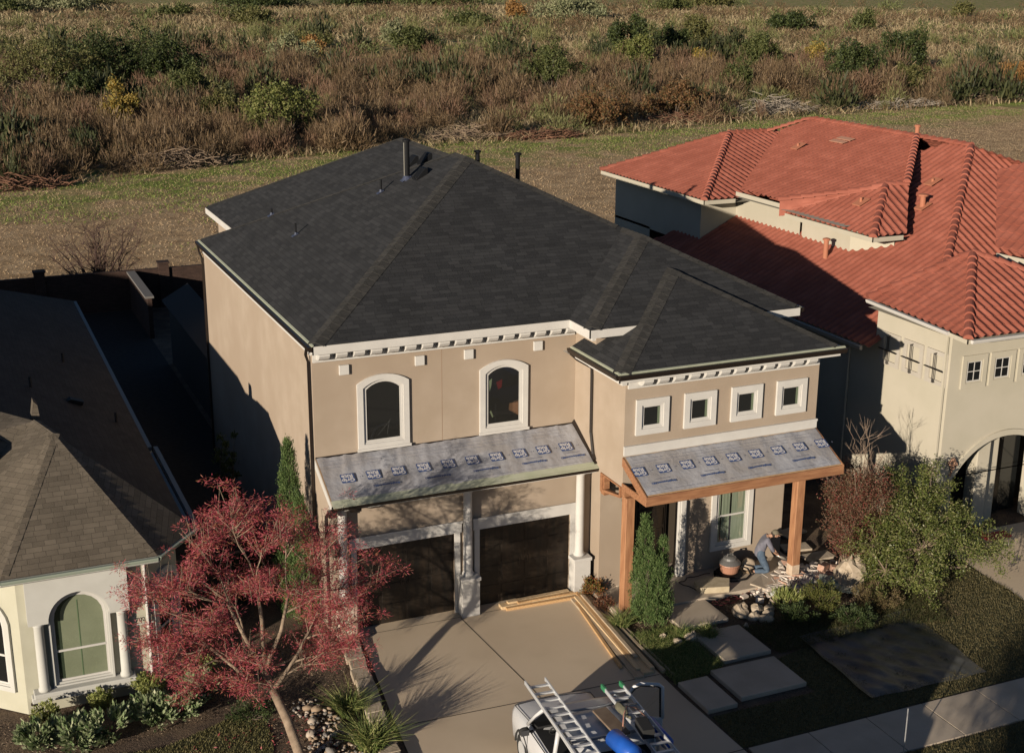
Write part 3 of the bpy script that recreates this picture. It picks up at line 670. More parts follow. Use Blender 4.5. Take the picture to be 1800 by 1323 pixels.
# window on the canted left face and on the right-hand facet
def diag_frame(p, q_):
    p = Vector((*p, 0)); q_ = Vector((*q_, 0)); d_ = (q_-p).normalized(); return Frame(p, d_, d_.cross(Vector((0, 0, 1)))), (q_-p).length
f0, L0 = diag_frame(F0, F1); window(lh, f0, L0-1.45, L0-.38, .66, 2.2, rise=.5, tw=.12, pane=DGLASS, trim=CREAMW, rail=1.45)
f2, L2_ = diag_frame(F2, F3); window(lh, f2, .32, L2_-.3, .66, 2.3, rise=.35, tw=.06, pane=DGLASS, trim=CREAMW, rail=1.45)
mb = MB(); mb.ring(f2.pts(arch_pts(.1, L2_-.1, .62, 2.5, .45), .002), f2.pts(arch_pts(.22, L2_-.22, .66, 2.4, .38), .002), f2.un*.1); mb.build('arch_band', CREAMW, lh)
mb = MB(); mb.tube([(-4.76, -2.16, 3.4), (-4.76, -2.16, .05)], .035, 6); mb.build('downspout', WHITE, lh)
# number sign 7021
sg = MB(); o = (-5.13, -2.125)
sg.box(-5.12, -2.14, 1.83, -4.66, -2.101, 2.02); sg.prism(fr.pts([(-5.06, 2.02), (-4.72, 2.02), (-4.76, 2.16), (-4.76, 2.33), (-4.83, 2.37), (-4.98, 2.37), (-5.06, 2.3)], .001), fr.un*.032)
sgn = sg.build('number_sign', CREAM, lh, bevel=.008)
mb = MB(); mb.box(-5.14, -2.15, 1.80, -4.64, -2.102, 1.83); mb.build('sign_ledge', CREAMW, sgn)
Mm = Matrix(((1, 0, 0, -4.89), (0, 0, -1, -2.142), (0, 1, 0, 1.925), (0, 0, 0, 1)))
text_mesh('7021', .15, mat('black_numerals', (.02, .02, .02)), 'house_number', sgn, Mm, bold=.002)
mb = MB(); mb.tube([(-5.0, -2.12, .34), (-4.95, -2.25, .40), (-4.88, -2.30, .36)], .03, 7); mb.lathe((-4.80, -2.28, .28), [(.02, 0), (.06, .02), (.06, .1), (.03, .12)], 10); mb.tube([(-7.5, -2.2, .30), (-7.42, -2.3, .33)], .05, 8); mb.build('spot_light', BROWN, lh)
# ================================================================ red tile neighbour
rh = thing('tile_roof_house', (20, 0, 0), 'ivory stucco house with terracotta barrel tile roof, right side of the photo', 'house')
TILE = mat('terracotta_tile', (.31, .092, .058), (.38, .122, .08), sc=2.2, rough=.8, c3=(.29, .085, .053), sc3=1.2, bump=.1, bsc=30)
def rot_poly(P): return [Vector(p) for p in P]
def tiles(P, name='tile_roof', par=None, per=.30, course=.42, amp=.055, up_step=.016):
    P = rot_poly(P); n = Vector((0, 0, 0))
    for i in range(len(P)): n += P[i].cross(P[(i+1) % len(P)])
    n.normalize()
    if n.z < 0: n = -n; P = P[::-1]
    u = Vector((0, 0, 1)).cross(n).normalized(); v = n.cross(u); o = P[0]
    uv = [((p-o).dot(u), (p-o).dot(v)) for p in P]
    # phase anchored to the world so neighbouring planes agree
    off_u = o.dot(u); 
    u0, u1 = min(a_[0] for a_ in uv), max(a_[0] for a_ in uv); v0, v1 = min(a_[1] for a_ in uv), max(a_[1] for a_ in uv)
    U = np.arange(u0-.02, u1+per/8, per/8); rows = []
    k = 0; vv = v0
    while vv < v1: rows += [(vv, up_step), (min(vv+course, v1+.01), 0.0)]; vv += course
    hu = amp*np.maximum(-.25, np.cos(2*np.pi*(U+off_u)/per))
    V = []; 
    for (w, h) in rows: 
        for i, a_ in enumerate(U): p = o+u*float(a_)+v*w+n*float(hu[i]+h); V.append(p)
    bm = bmesh.new(); vs = [bm.verts.new(p) for p in V]; nu = len(U)
    for r_ in range(len(rows)-1):
        for i in range(nu-1):
            bm.faces.new((vs[r_*nu+i], vs[r_*nu+i+1], vs[(r_+1)*nu+i+1], vs[(r_+1)*nu+i]))
    # clip against every edge (convex outline)
    for i in range(len(P)):
        A_, B_ = P[i], P[(i+1) % len(P)]; e_ = (B_-A_).normalized(); out = e_.cross(n)
        bmesh.ops.bisect_plane(bm, geom=bm.verts[:]+bm.edges[:]+bm.faces[:], plane_co=A_, plane_no=out, clear_outer=True, dist=1e-5)
    me = bpy.data.meshes.new(name); bm.to_mesh(me); bm.free(); me.update()
    return _link(name, me, TILE, par)
def barrel_caps(mb, p0, p1, r=.13, seg=.42):
    p0 = Vector(p0); p1 = Vector(p1); t = p1-p0; L = t.length; t.normalize(); sd = t.cross(Vector((0, 0, 1))).normalized(); up = sd.cross(t)
    n = max(1, round(L/seg))
    for i in range(n):
        a_ = p0+t*(L*i/n-.03); b2 = p0+t*(L*(i+1)/n+.02); vs = []
        for q_, rr, lf in ((a_, r*1.12, .035), (b2, r*.9, .0)):
            for k in range(9):
                an = math.pi*k/8; vs.append(q_+sd*(rr*math.cos(an))+up*(rr*math.sin(an)+lf-.02))
        mb.add(vs, [(k, k+1, 10+k, 9+k) for k in range(8)]+[list(range(9))])
X0 = 18.0; L0z = 5.4; zl = lambda x: L0z+.5*(x-X0); RXr = 27.9; RZr = zl(RXr)
U0 = 19.31; zu = 8.05; su = (RZr-zu)/(RXr-U0); zz = lambda x: zu+su*(x-U0)
tiles([(X0, .6, L0z), (X0, 19.0, L0z), (22.5, 14.5, zl(22.5)), (RXr, 11.8, RZr), (RXr, 8.0, RZr), (21.3, 1.4, zl(21.3)), (20.5, .6, zl(20.5))], par=rh)          # big lower left-facing plane
tiles([(RXr, 8.0, RZr), (21.3, 1.4, zl(21.3)), (34.5, 1.4, zl(21.3))], par=rh)
tiles([(RXr, 8.0, RZr), (36, 8.0, RZr-4.05), (33.4, -3.0, zl(22.2))], par=rh)          # front-facing plane of the big roof
tiles([(RXr, 18.2, RZr), (RXr, 8.0, RZr), (36, 8, RZr-4), (36, 20, RZr-4)], par=rh)
# upper left-facing plane
pk1 = (25.1, 20.4, zz(25.1)); 
tiles([(U0, 12.9, zu), (U0, 21.7, zu), pk1], par=rh)
tiles([(U0, 12.9, zu), (25.1, 20.4, zz(25.1)), (28.0, 20.4, zz(25.1)), (23.0, 12.9, zu)], par=rh)
tiles([(20.75, 12.6, zz(20.75)), (26.4, 18.2, zz(26.4)+.0), (RXr, 18.2, RZr), (RXr, 11.1, RZr), (24.0, 6.9, zz(24.0)), (23.4, 7.2, zz(23.4)), (20.75, 9.9, zz(20.75))], par=rh)
tiles([(U0, 21.7, zu), (31, 21.7, zu), pk1], par=rh)
tiles([(RXr, 18.2, RZr), (26.4, 18.3, zz(26.4)), (31, 21.7, zu), (33, 21.7, zu)], par=rh)
# small hip (second tower)
T = (20.9, 9.9, 7.98); T1 = (20.9, 4.55, 7.98); tp = (23.4, 7.2, 9.25)
tiles([T, T1, (23.6, 7.2, 9.33)], par=rh); tiles([T1, (22.3, 4.55, 7.98), (24.2, 6.9, 9.2), tp], par=rh)
# front tower
W_ = 3.9; ty = -3.55; ex = X0; apx = (21.3, .2, 8.25)
tiles([(ex, .9, 6.95), (ex, ty, 6.75), apx], par=rh); tiles([(ex, ty, 6.75), (25.3, ty, 6.75), apx], par=rh); tiles([apx, (25.3, ty, 6.75), (25.3, .9, 6.9)], par=rh)
mb = MB()
for p, q_ in (((ex, ty, 6.75), apx), ((ex, .9, 6.95), apx), ((21.2, 1.3, zl(21.2)), (RXr, 8.0, RZr)), ((RXr, 8.0, RZr), (RXr, 18.2, RZr)), ((24.1, 6.9, zz(24.1)), (RXr, 11.1, RZr+.05)), (T1, tp), (T, tp), (tp, (24.2, 6.95, 9.25)), ((U0, 12.9, zu), pk1), ((U0, 21.7, zu), pk1), (pk1, (27.2, 20.4, zz(25.1))), ((27.2, 20.3, zz(25.1)), (RXr, 18.2, RZr)), (apx, (25.3, ty, 6.75)), ((20.75, 9.9, zz(20.75)), (23.4, 7.2, zz(23.4)))): mb = MB(); barrel_caps(mb, p, q_); mb.build('ridge_tiles', TILE, rh, fix=False)
mb = MB(); mb.poly([(20.75, 9.9, zz(20.75)), (23.4, 7.2, zz(23.4)), (23.4, 7.2, zz(23.4)-.6), (20.75, 9.9, zz(20.75)-.6)]); mb.build('valley_flashing', TILE, rh, fix=False)
# walls
mb = MB(); WX = 18.5; WY = -2.4
vwall(mb, (WX, 1.0), (WX, WY), 0, 6.75); vwall(mb, (WX, 18.6), (WX, 1.0), 0, 5.55); vwall(mb, (19.81, 21.2), (19.81, 18), 0, 6.1); vwall(mb, (33, 21.2), (19.81, 21.2), 0, 7.9)
vwall(mb, (19.81, 21.2), (19.81, 13.9), 6.0, 7.9); vwall(mb, (19.81, 13.9), (22.6, 13.9), 6.2, 7.9)
vwall(mb, (21.45, 13.9), (21.45, 9.5), 6.8, 7.9)
vwall(mb, (21.4, 9.3), (21.4, 6.4), 6.8, 7.85); vwall(mb, (21.4, 6.4), (22.2, 5.0), 6.8, 7.85)
wing = [(WX, 0), (19.04, 0), (19.04, 2.05)]; aw = arch_pts(19.04, 22.9, 0, 2.05, 1.08, 20)
tip = sorted([p for p in aw[2:]], key=lambda p: p[0])
pts = [(WX, 0), (19.04, 0)]+tip+[(22.9, 0), (24.8, 0), (24.8, 6.6), (WX, 6.6)]
f_ = FRONT(WY); mb.poly(f_.pts(pts))
vwall(mb, (24.8, WY), (24.8, 1.9), 0, 6.6); vwall(mb, (24.8, 1.9), (33.6, 1.9), 0, 7.1); vwall(mb, (33.6, 1.9), (33.6, 20.5), 0, 7.1); vwall(mb, (24.9, -2.3), (26.9, -2.3), 0, 7.7); vwall(mb, (26.9, -2.3), (26.9, 1.9), 0, 7.7)
mb.box(19.04, WY, 0, 19.03+.012, WY+.5, 2.05)
mb.build('stucco_wall', IVORY, rh, fix=False)
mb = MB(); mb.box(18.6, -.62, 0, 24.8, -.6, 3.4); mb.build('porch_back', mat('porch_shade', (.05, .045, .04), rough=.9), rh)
mb = MB(); ao = [(x, z) for x, z in arch_pts(18.86, 23.08, 1.9, 2.05, 1.26, 20)[2:]]; ai = [(x, z) for x, z in arch_pts(19.04, 22.9, 1.9, 2.05, 1.08, 20)[2:]]
mb.ring(f_.pts(ao+[(23.08, 1.9)][:0], .002), f_.pts(ai, .002), f_.un*.07); mb.build('arch_trim', IVORY, rh, fix=False)
mb = MB(); mb.box(20.28, WY+.35, 0, 20.78, WY+.8, 3.3); mb.box(21.0, WY+.6, 0, 21.35, WY+.9, 3.2); mb.box(22.6, WY+.3, 0, 22.95, WY+.8, 3.3); mb.build('porch_pillar', IVORY, rh, bevel=.03)
mb = MB(); mb.box(21.36, WY+1.0, .1, 22.6, WY+1.04, 2.7); mb.build('glass_door', DGLASS, rh)
window(rh, f_, 19.10, 19.72, 4.98, 5.68, tw=.16, trim=IVORY, frame=WHITE, fw=.03, grid=(2, 2), td=.05); window(rh, f_, 20.16, 20.80, 4.98, 5.68, tw=.16, trim=IVORY, frame=WHITE, fw=.03, grid=(2, 2), td=.05)
window(rh, f_, 21.24, 21.86, 4.98, 5.68, tw=.16, trim=IVORY, frame=WHITE, fw=.03, grid=(2, 2), td=.05)
SIDE = Frame((WX, 0, 0), (0, -1, 0), (-1, 0, 0))
IV2 = mat('pale_panel', (.43, .39, .33), (.47, .43, .37), sc=2, rough=.9)
for y0 in (-.60, .46, 1.52):
    mb = MB(); mb.ring(SIDE.pts([(y0-.10, 4.88), (y0+.80, 4.88), (y0+.80, 5.92), (y0-.10, 5.92)], .002), SIDE.pts([(y0+.06, 5.02), (y0+.64, 5.02), (y0+.64, 5.78), (y0+.06, 5.78)], .002), SIDE.un*.05)
    nch = mb.build('blind_niche', IV2, rh)
    mb = MB(); yc = -(y0+.35)
    for dz in (-.02, .02): mb.tube([(WX-.16, yc-.42, 5.38), (WX-.14, yc+.42, 5.38)], .018, 5)
    for dy in (-.03, .03): mb.tube([(WX-.14, yc+dy, 4.95), (WX-.14, yc+dy, 5.85)], .014, 5)
    for z in (4.95, 5.85): mb.tube([(WX-.14, yc, z), (WX-.002, yc, z)], .014, 5)
    mb.build('iron_cross', BROWN, nch)
# gutters, fascia
mb = MB()
gutter(mb, (X0, 1.0, L0z), (X0, 18.9, L0z), (-1, 0, 0)); mb.build('gutter', mat('beige_gutter', (.42, .38, .32), rough=.6), rh)  # plain beige gutter colour
mb = MB(); gutter(mb, (ex, .9, 6.93), (ex, -2.8, 6.80), (-1, 0, 0), h=.1); gutter(mb, (ex+.1, ty, 6.73), (25.3, ty, 6.73), (0, -1, 0), h=.1); mb.build('gutter', WHITE, rh)
mb = MB()
eave(mb, (U0, 21.7, zu), (U0, 12.9, zu), h=.16); eave(mb, (U0, 12.9, zu), (20.75, 12.9, zu), h=.16); eave(mb, (20.75, 12.9, zz(20.75)-.1), (20.75, 9.9, zz(20.75)-.1), h=.16); eave(mb, T, T1, h=.16); eave(mb, T1, (22.2, 4.55, 7.98), h=.16)
eave(mb, (ex, .9, 6.93), (ex, ty, 6.73), h=.12); eave(mb, (ex, ty, 6.73), (25.3, ty, 6.73), h=.12)
mb.poly([(U0, 21.7, zu-.16), (U0, 12.9, zu-.16), (21.5, 12.9, zu-.16), (21.5, 21.7, zu-.16)]); mb.poly([(20.9, 9.9, 7.8), (20.9, 4.55, 7.8), (22.3, 4.55, 7.8), (22.3, 9.9, 7.8)])
mb.poly([(20.75, 12.9, 8.1), (20.75, 6.0, 8.1), (21.5, 6.0, 8.1), (21.5, 12.9, 8.1)]); mb.poly([(ex, .9, 6.66), (ex, ty, 6.62), (25.3, ty, 6.62), (25.3, .9, 6.66)])
mb.build('fascia', IVORY, rh, fix=False)
mb = MB(); mb.tube([(18.42, -2.28, 6.6), (18.42, -2.28, .2)], .045, 4); mb.build('downspout', IVORY, rh)
mb = MB(); mb.tube([(18.44, 2.2, 5.3), (18.44, 2.2, .1)], .045, 4); mb.build('downspout', IVORY, rh)
# roof pipes
CL = mat('painted_clay_pipe', (.42, .16, .09), rough=.8)
def rpipe(x, y, z, h, r, cap=0, base=True):
    mb = MB(); mb.lathe((x, y, z-.1), [(r, 0), (r, h)]+([(r+cap, h), (r+cap, h+.06), (r*.6, h+.09)] if cap else []), 12)
    if base: mb.prism([(x-.22, y-.22, z-.03), (x+.22, y-.22, z+.19), (x+.22, y+.22, z+.19), (x-.22, y+.22, z-.03)], (0, 0, .03))
    mb.build('vent_pipe', CL, rh)
rpipe(20.77, 6.92, 6.84, .72, .09, .05, False); rpipe(24.19, 6.06, 8.52, .55, .1, .08); rpipe(25.49, 7.15, 9.17, .3, .05); rpipe(24.9, 14.8, zz(24.9)+.05, .3, .05); rpipe(22.2, 7.0, 8.65, .35, .05); rpipe(28.5, 11.8, 10.0, .75, .09, .04, False)
mb = MB()
for dx in (0, .35): mb.prism([(26.0+dx, 13.3, zz(26.0+dx)+.07), (26.25+dx, 13.3, zz(26.25+dx)+.07), (26.25+dx, 14.2, zz(26.25+dx)+.07), (26.0+dx, 14.2, zz(26.0+dx)+.07)], (0, 0, .02))
mb.build('skylight_tiles', mat('pale_tile', (.5, .26, .17), rough=.8), rh)
# right-hand wing seen at the frame edge
tiles([(22.95, .9, 8.0), (25.6, 4.1, 10.1), (27.2, 3.2, 10.6), (27.2, -3, 9.6), (23.2, -1.5, 8.0)], par=rh)
mb = MB(); eave(mb, (22.95, .9, 8.0), (23.2, -1.5, 8.0), h=.16); mb.build('fascia', IVORY, rh, fix=False)
# wall lantern with three globes
mb = MB()
for k, (dy, dz) in enumerate(((0, .0), (-.1, .14), (.1, .1), (0, .24))): mb.blob((18.9+dy, WY-.12, 2.4+dz), .075, seed=k, amp=.1)
mb.tube([(18.9, WY-.05, 2.1), (18.9, WY-.12, 2.45)], .03, 6)
mb.build('wall_lantern', mat('clay_fixture', (.45, .26, .17), rough=.7), rh)
# ================================================================ setting: ground, paving
def sheet_obj(name, pts, z, m, label=None, kind='structure'):
    mb = MB(); mb.poly([(x, y, z) for x, y in pts]); o = mb.build(name, m, fix=False); return tag(o, kind=kind)
def ground_mat():
    m, nt, b = _new('earth_and_dry_grass'); co = _coord(nt)
    n1 = _noise(nt, co, .035, 6, .6); n2 = _noise(nt, co, .6, 6, .65); n3 = _noise(nt, co, 5, 4, .7)
    base = _ramp(nt, n2, [(.3, (.30, .20, .11)), (.5, (.46, .32, .185)), (.7, (.60, .44, .27))])
    gr = _ramp(nt, n3, [(.35, (.15, .20, .045)), (.65, (.29, .32, .09))])
    # distance from the houses along y, with a noisy edge, decides straw or green
    sx = nt.nodes.new('ShaderNodeSeparateXYZ'); nt.links.new(co, sx.inputs[0])
    ma = nt.nodes.new('ShaderNodeMath'); ma.operation = 'MULTIPLY_ADD'; nt.links.new(sx.outputs[0], ma.inputs[0]); ma.inputs[1].default_value = -.25; nt.links.new(sx.outputs[1], ma.inputs[2])
    mb_ = nt.nodes.new('ShaderNodeMath'); mb_.operation = 'MULTIPLY_ADD'; nt.links.new(n1, mb_.inputs[0]); mb_.inputs[1].default_value = 40; nt.links.new(ma.outputs[0], mb_.inputs[2])
    mr = nt.nodes.new('ShaderNodeMapRange'); nt.links.new(mb_.outputs[0], mr.inputs[0]); mr.inputs[1].default_value = 84; mr.inputs[2].default_value = 93
    f2 = _ramp(nt, _noise(nt, co, .25, 5, .6), [(.40, (0,)*3), (.58, (1,)*3)])
    mm = nt.nodes.new('ShaderNodeMath'); mm.operation = 'MULTIPLY'; nt.links.new(mr.outputs[0], mm.inputs[0]); nt.links.new(f2, mm.inputs[1])
    nt.links.new(_mix(nt, mm.outputs[0], base, gr), b.inputs['Base Color']); b.inputs['Roughness'].default_value = .95; b.inputs['Specular IOR Level'].default_value = .1
    _bump(nt, b, _noise(nt, co, 3.0, 8, .75), .7, .25)
    return m
MULCH = mat('brown_mulch', (.05, .034, .024), (.14, .095, .065), sc=22, rough=.95, bump=.8, bsc=30, bdist=.04, c3=(.16, .11, .07), sc3=1.3)
TURF = mat('turf_soil', (.045, .05, .02), (.10, .095, .04), sc=9, rough=.95, bump=.5, bsc=60, bdist=.03)
sheet_obj('ground', [(-1500, -300), (2500, -300), (2500, 2600), (-1500, 2600)], -.06, ground_mat())
sheet_obj('yard_soil', [(-30, -14), (45, -14), (45, 37), (-30, 37)], -.02, MULCH)
sheet_obj('passage_shade_ground', [(-3.8, 2.6), (-.05, 2.6), (-.05, 13.8), (.4, 13.8), (.4, 36.4), (-20, 36.4), (-20, 25.2), (-3.8, 25.2)], -.012, mat('shade_dark_soil', (.012, .011, .009), (.028, .024, .02), sc=6, rough=.95, bump=.5, bsc=20))  # darker ground sheet; the passage shade is put into its colour
# driveway with joints
def drive():
    m = CONC
    o = sheet_obj('driveway', [(.66, -1.1), (.45, -3.0), (.15, -5.5), (-.05, -7.5), (-.2, -12), (7.0, -12), (6.86, -7.3), (6.9, -4), (6.98, -1.0), (.7, -.9)], .0, m)
drive()
JN = mat('dark_joint', (.09, .07, .05), rough=.95)  # dark colour of the joint lines
mb = MB()
for p, q_, w in (((3.42, -1.5), (3.67, -5.6), .012), ((3.67, -5.6), (3.8, -12), .012), ((.6, -1.42), (6.95, -1.48), .010), ((.15, -5.95), (6.85, -6.2), .014), ((-.1, -9.85), (7, -9.85), .014)):
    p = Vector((*p, .004)); q_ = Vector((*q_, .004)); s_ = (q_-p).cross(Vector((0, 0, 1))).normalized()*w; mb.add([p-s_, q_-s_, q_+s_, p+s_], [(0, 1, 2, 3)])
tag(mb.build('driveway_joint', JN, fix=False), kind='structure')
mb = MB(); 
for x0 in [7.05+1.62*i for i in range(12)]: mb.box(x0, -11.35, -.03, x0+1.60, -9.86, .02)
tag(mb.build('pavement', CONCP, bevel=.008, seg=1), kind='structure')
mb = MB(); 
for x0 in [-18+1.62*i for i in range(11)]: mb.box(x0, -11.35, -.03, x0+1.60, -9.86, .02)
tag(mb.build('pavement', CONCP, bevel=.008, seg=1), kind='structure')
ASPH = mat('asphalt', (.04, .04, .042), (.06, .058, .056), sc=30, rough=.9, bump=.3, bsc=150, bdist=.01)
sheet_obj('road', [(-80, -24), (120, -24), (120, -14.0), (-80, -14.0)], -.012, ASPH)
mb = MB(); mb.box(-80, -14.0, -.05, 120, -13.85, .12); tag(mb.build('kerb', CONCP, bevel=.02), kind='structure')
sheet_obj('driveway', [(18.6, -2.3), (24.9, -2.3), (24.9, -12), (17.2, -12), (18.2, -6)], .0, CONC)
# lawns
LAWN_L = [(-14, -4.7), (-6.6, -4.55), (-5.0, -4.75), (-3.7, -4.25), (-3.0, -3.9), (-2.6, -4.2), (-2.62, -5.3), (-3.0, -7.0), (-3.6, -9.8), (-14, -9.8)]
LAWN_R = [(7.0, -8.4), (9.9, -8.4), (9.95, -6.7), (11.2, -6.4), (13.5, -6.6), (15.5, -6.0), (16.4, -4.2), (18.3, -2.6), (18.3, -5.9), (17.6, -9.8), (6.95, -9.8)]
sheet_obj('lawn', LAWN_L, .0, TURF); sheet_obj('lawn', LAWN_R, .0, TURF)
LAWN_S = [(-.0, -13.8), (60, -13.8), (60, -11.4), (-.0, -11.4)]
sheet_obj('verge', [(7, -13.8), (60, -13.8), (60, -11.4), (7, -11.4)], .0, TURF)
def inside(P, poly):
    x, y = P[:, 0], P[:, 1]; r = np.zeros(len(P), bool); n = len(poly)
    for i in range(n):
        x1, y1 = poly[i]; x2, y2 = poly[(i+1) % n]
        c_ = ((y1 > y) != (y2 > y)) & (x < (x2-x1)*(y-y1)/((y2-y1) or 1e-9)+x1); r ^= c_
    return r
def blades(P, h, w, lean=.4, rg=rng, curve=True):
    """P Nx3 base points, h,w arrays -> verts, quads (bent blades as 2-quad strips)"""
    n = len(P); an = rg.uniform(0, 2*np.pi, n); ln = rg.uniform(0, lean, n); la = rg.uniform(0, 2*np.pi, n)
    s = np.stack([np.cos(an), np.sin(an), np.zeros(n)], 1)*(w/2)[:, None]
    d = np.stack([np.cos(la)*ln, np.sin(la)*ln, np.ones(n)], 1); m1 = P+d*(h*.55)[:, None]
    d2 = np.stack([np.cos(la)*ln*2.4, np.sin(la)*ln*2.4, np.full(n, .75)], 1); tp = m1+d2*(h*.5)[:, None]
    V = np.stack([P-s, P+s, m1+s*.8, m1-s*.8, tp+s*.15, tp-s*.15], 1).reshape(-1, 3)
    b = np.arange(n)[:, None]*6; F = np.concatenate([b+np.array([0, 1, 2, 3]), b+np.array([3, 2, 4, 5])], 1).reshape(-1, 4)
    return V, F
def scatter(poly, n, rg=rng):
    a_ = np.array(poly); mn = a_.min(0); mx = a_.max(0); P = rg.uniform(mn, mx, (n, 2)); P = P[inside(P, poly)]
    return np.concatenate([P, np.zeros((len(P), 1))], 1)
def grass(name, poly, n, h, w, m, kind='stuff', z=0, lean=.5):
    P = scatter(poly, n); P[:, 2] = z; V, F = blades(P, rng.uniform(.6, 1.3, len(P))*h, np.full(len(P), w), lean); o = fast(name, V, F, m); return tag(o, kind=kind)
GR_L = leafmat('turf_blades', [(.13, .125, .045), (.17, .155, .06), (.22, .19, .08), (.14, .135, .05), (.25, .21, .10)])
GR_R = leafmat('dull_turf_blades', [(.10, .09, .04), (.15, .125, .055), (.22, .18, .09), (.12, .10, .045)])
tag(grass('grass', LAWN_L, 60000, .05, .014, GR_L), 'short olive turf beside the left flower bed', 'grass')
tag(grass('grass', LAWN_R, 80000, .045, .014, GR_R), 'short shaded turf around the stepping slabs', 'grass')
tag(grass('grass', [(7, -13.8), (22, -13.8), (22, -11.4), (7, -11.4)], 30000, .05, .015, GR_R), 'short turf between pavement and kerb', 'grass')
# driveway stone edging
mb = MB(); r = random.Random(5); y = -1.3
edge = thing('stone_edging', (0, -1.2, 0), 'tan flagstone edging along the left side of the driveway', 'edging')
ex_ = lambda y: .62+(y+1.1)*.13
while y > -8.2:
    L = r.uniform(.35, .7); a0, a1 = ex_(y), ex_(y-L)
    mb = MB(); j = lambda: r.uniform(-.03, .03)
    mb.prism([(a0-.50+j(), y-.01, -.02), (a0-.05+j(), y-.01, -.02), (a1-.05+j(), y-L+.015, -.02), (a1-.50+j(), y-L+.015, -.02)], (0, 0, .15+j()))
    mb.build('edging_stone', STONE, edge, bevel=.02); y -= L
# stepping slabs
SL = [((8.5, -4.45), (9.95, -2.98), 'sunlit concrete stepping slab nearest the porch', .10), ((8.62, -6.38), (10.0, -4.86), 'shaded concrete stepping slab, second from the porch', .10), ((8.02, -8.08), (9.88, -6.66), 'largest concrete stepping slab, beside the lawn', .10), ((6.98, -8.26), (7.80, -6.86), 'small narrow concrete stepping slab next to the driveway', .10)]
for (x0, y0), (x1, y1), lb, h in SL:
    mb = MB(); mb.box(x0, y0, -.02, x1, y1, h); tag(mb.build('stepping_slab', CONCP, bevel=.015), lb, 'stepping slab', 'stepping slabs from driveway to porch')
# lumber
def board(p, q_, w, t, z, lb, grp, tilt=0, mt=None, z2=None):
    p = Vector((*p, z)); q_ = Vector((*q_, z if z2 is None else z2)); d_ = (q_-p); L = d_.length; d_.normalize(); s_ = d_.cross(Vector((0, 0, 1))).normalized(); up = s_.cross(d_)
    M_ = Matrix((s_, d_, up)).transposed().to_4x4(); M_.translation = p
    if tilt: M_ = M_ @ Matrix.Rotation(tilt, 4, 'Y')
    mb = MB(); mb.box(-w/2, 0, 0, w/2, L, t, M_); return tag(mb.build('lumber_board', mt or PINE, bevel=.004, seg=1), lb, 'lumber board', grp)
PINEW = 1
G1 = 'boards along the right edge of the driveway'
PINE2 = mat('orange_pine', (.50, .29, .13), (.62, .40, .20), sc=3, rough=.7, scale=(8, .8, 8)); PINE3 = mat('grey_pine', (.40, .30, .20), (.52, .42, .30), sc=3, rough=.8, scale=(8, .8, 8))
board((6.98, -1.35), (6.60, -6.1), .30, .06, .0, 'wide pale board at the right of the driveway pile', G1)
board((7.12, -1.75), (6.98, -6.2), .09, .09, .0, 'square timber at the outer side of the driveway pile, against the bed', G1, mt=PINE3)
board((6.74, -1.60), (6.30, -6.2), .26, .06, .0, 'pale board in the middle of the driveway pile', G1, mt=PINE3)
board((6.64, -1.95), (6.1, -5.6), .08, .07, .0, 'thin orange lath, leftmost of the driveway pile', G1, mt=PINE2)
board((6.90, -1.55), (6.50, -5.2), .14, .05, .06, 'narrow orange board lying on top of the driveway pile', G1, mt=PINE2)
board((7.22, -2.7), (7.12, -6.4), .06, .05, .02, 'thin dark lath half over the flower bed', G1, mt=PINE3)
board((7.02, -1.45), (6.76, -6.0), .12, .05, .06, 'pale board on top of the driveway pile at its outer side', G1)
board((6.76, -1.7), (6.42, -5.9), .12, .045, .06, 'pale board on top of the driveway pile at its inner side', G1)
board((6.93, -1.7), (6.62, -5.4), .10, .045, .11, 'topmost narrow board of the driveway pile', G1, mt=PINE3)
G2 = 'boards in front of the right garage door'
board((4.62, -1.38), (6.95, -1.42), .24, .09, .0, 'pale board at the foot of the right garage door', G2)
board((4.72, -1.56), (6.98, -1.66), .10, .08, .0, 'knotty board nearest the driveway in the garage door pile', G2, mt=PINE2)
board((4.85, -1.34), (6.7, -1.33), .14, .05, .09, 'short board on top of the garage door pile', G2)
board((5.1, -1.47), (6.9, -1.50), .10, .05, .09, 'bright narrow board on top of the garage door pile, beside the knotty one', G2, mt=PINE2)
# rear walls
BRICK = shingle('dark_red_brick', (.045, .028, .022), (.07, .042, .032), (.08, .05, .04), bw=.22, rh=.075)
bw = thing('brick_wall', (-5, 36.5, 0), 'tall brown brick boundary wall behind the back yards', 'wall')
mb = MB(); mb.box(-22, 36.5, -.05, 60, 36.75, 2.0); mb.build('wall_panel', BRICK, bw)
for x in (-3.9, 2.1, 8.2, 14.3): mb = MB(); mb.box(x-.25, 36.38, -.05, x+.25, 36.87, 2.25); mb.box(x-.3, 36.33, 2.25, x+.3, 36.92, 2.33); mb.build('pillar', BRICK, bw)
sw = thing('side_wall', (.5, 30, 0), 'low stone-capped wall running back between the left houses to the brick wall', 'wall')
mb = MB(); mb.box(.35, 30.5, -.05, .55, 36.4, 1.9); mb.build('wall_panel', BRICK, sw); mb = MB(); mb.box(.25, 30.5, 1.9, .65, 36.4, 2.0); mb.build('coping', mat('dull_coping', (.16, .15, .14), rough=.9), sw)
# gate / low fence between left house and garage
mb = MB(); mb.box(-3.8, 2.4, 0, -.1, 2.5, 1.1); mb.box(-3.8, 2.36, 1.1, -.1, 2.54, 1.17)
tag(mb.build('side_gate', mat('dark_fence', (.05, .035, .025), (.08, .06, .04), sc=3, rough=.8)), 'dark wooden side gate between the two left houses', 'gate')
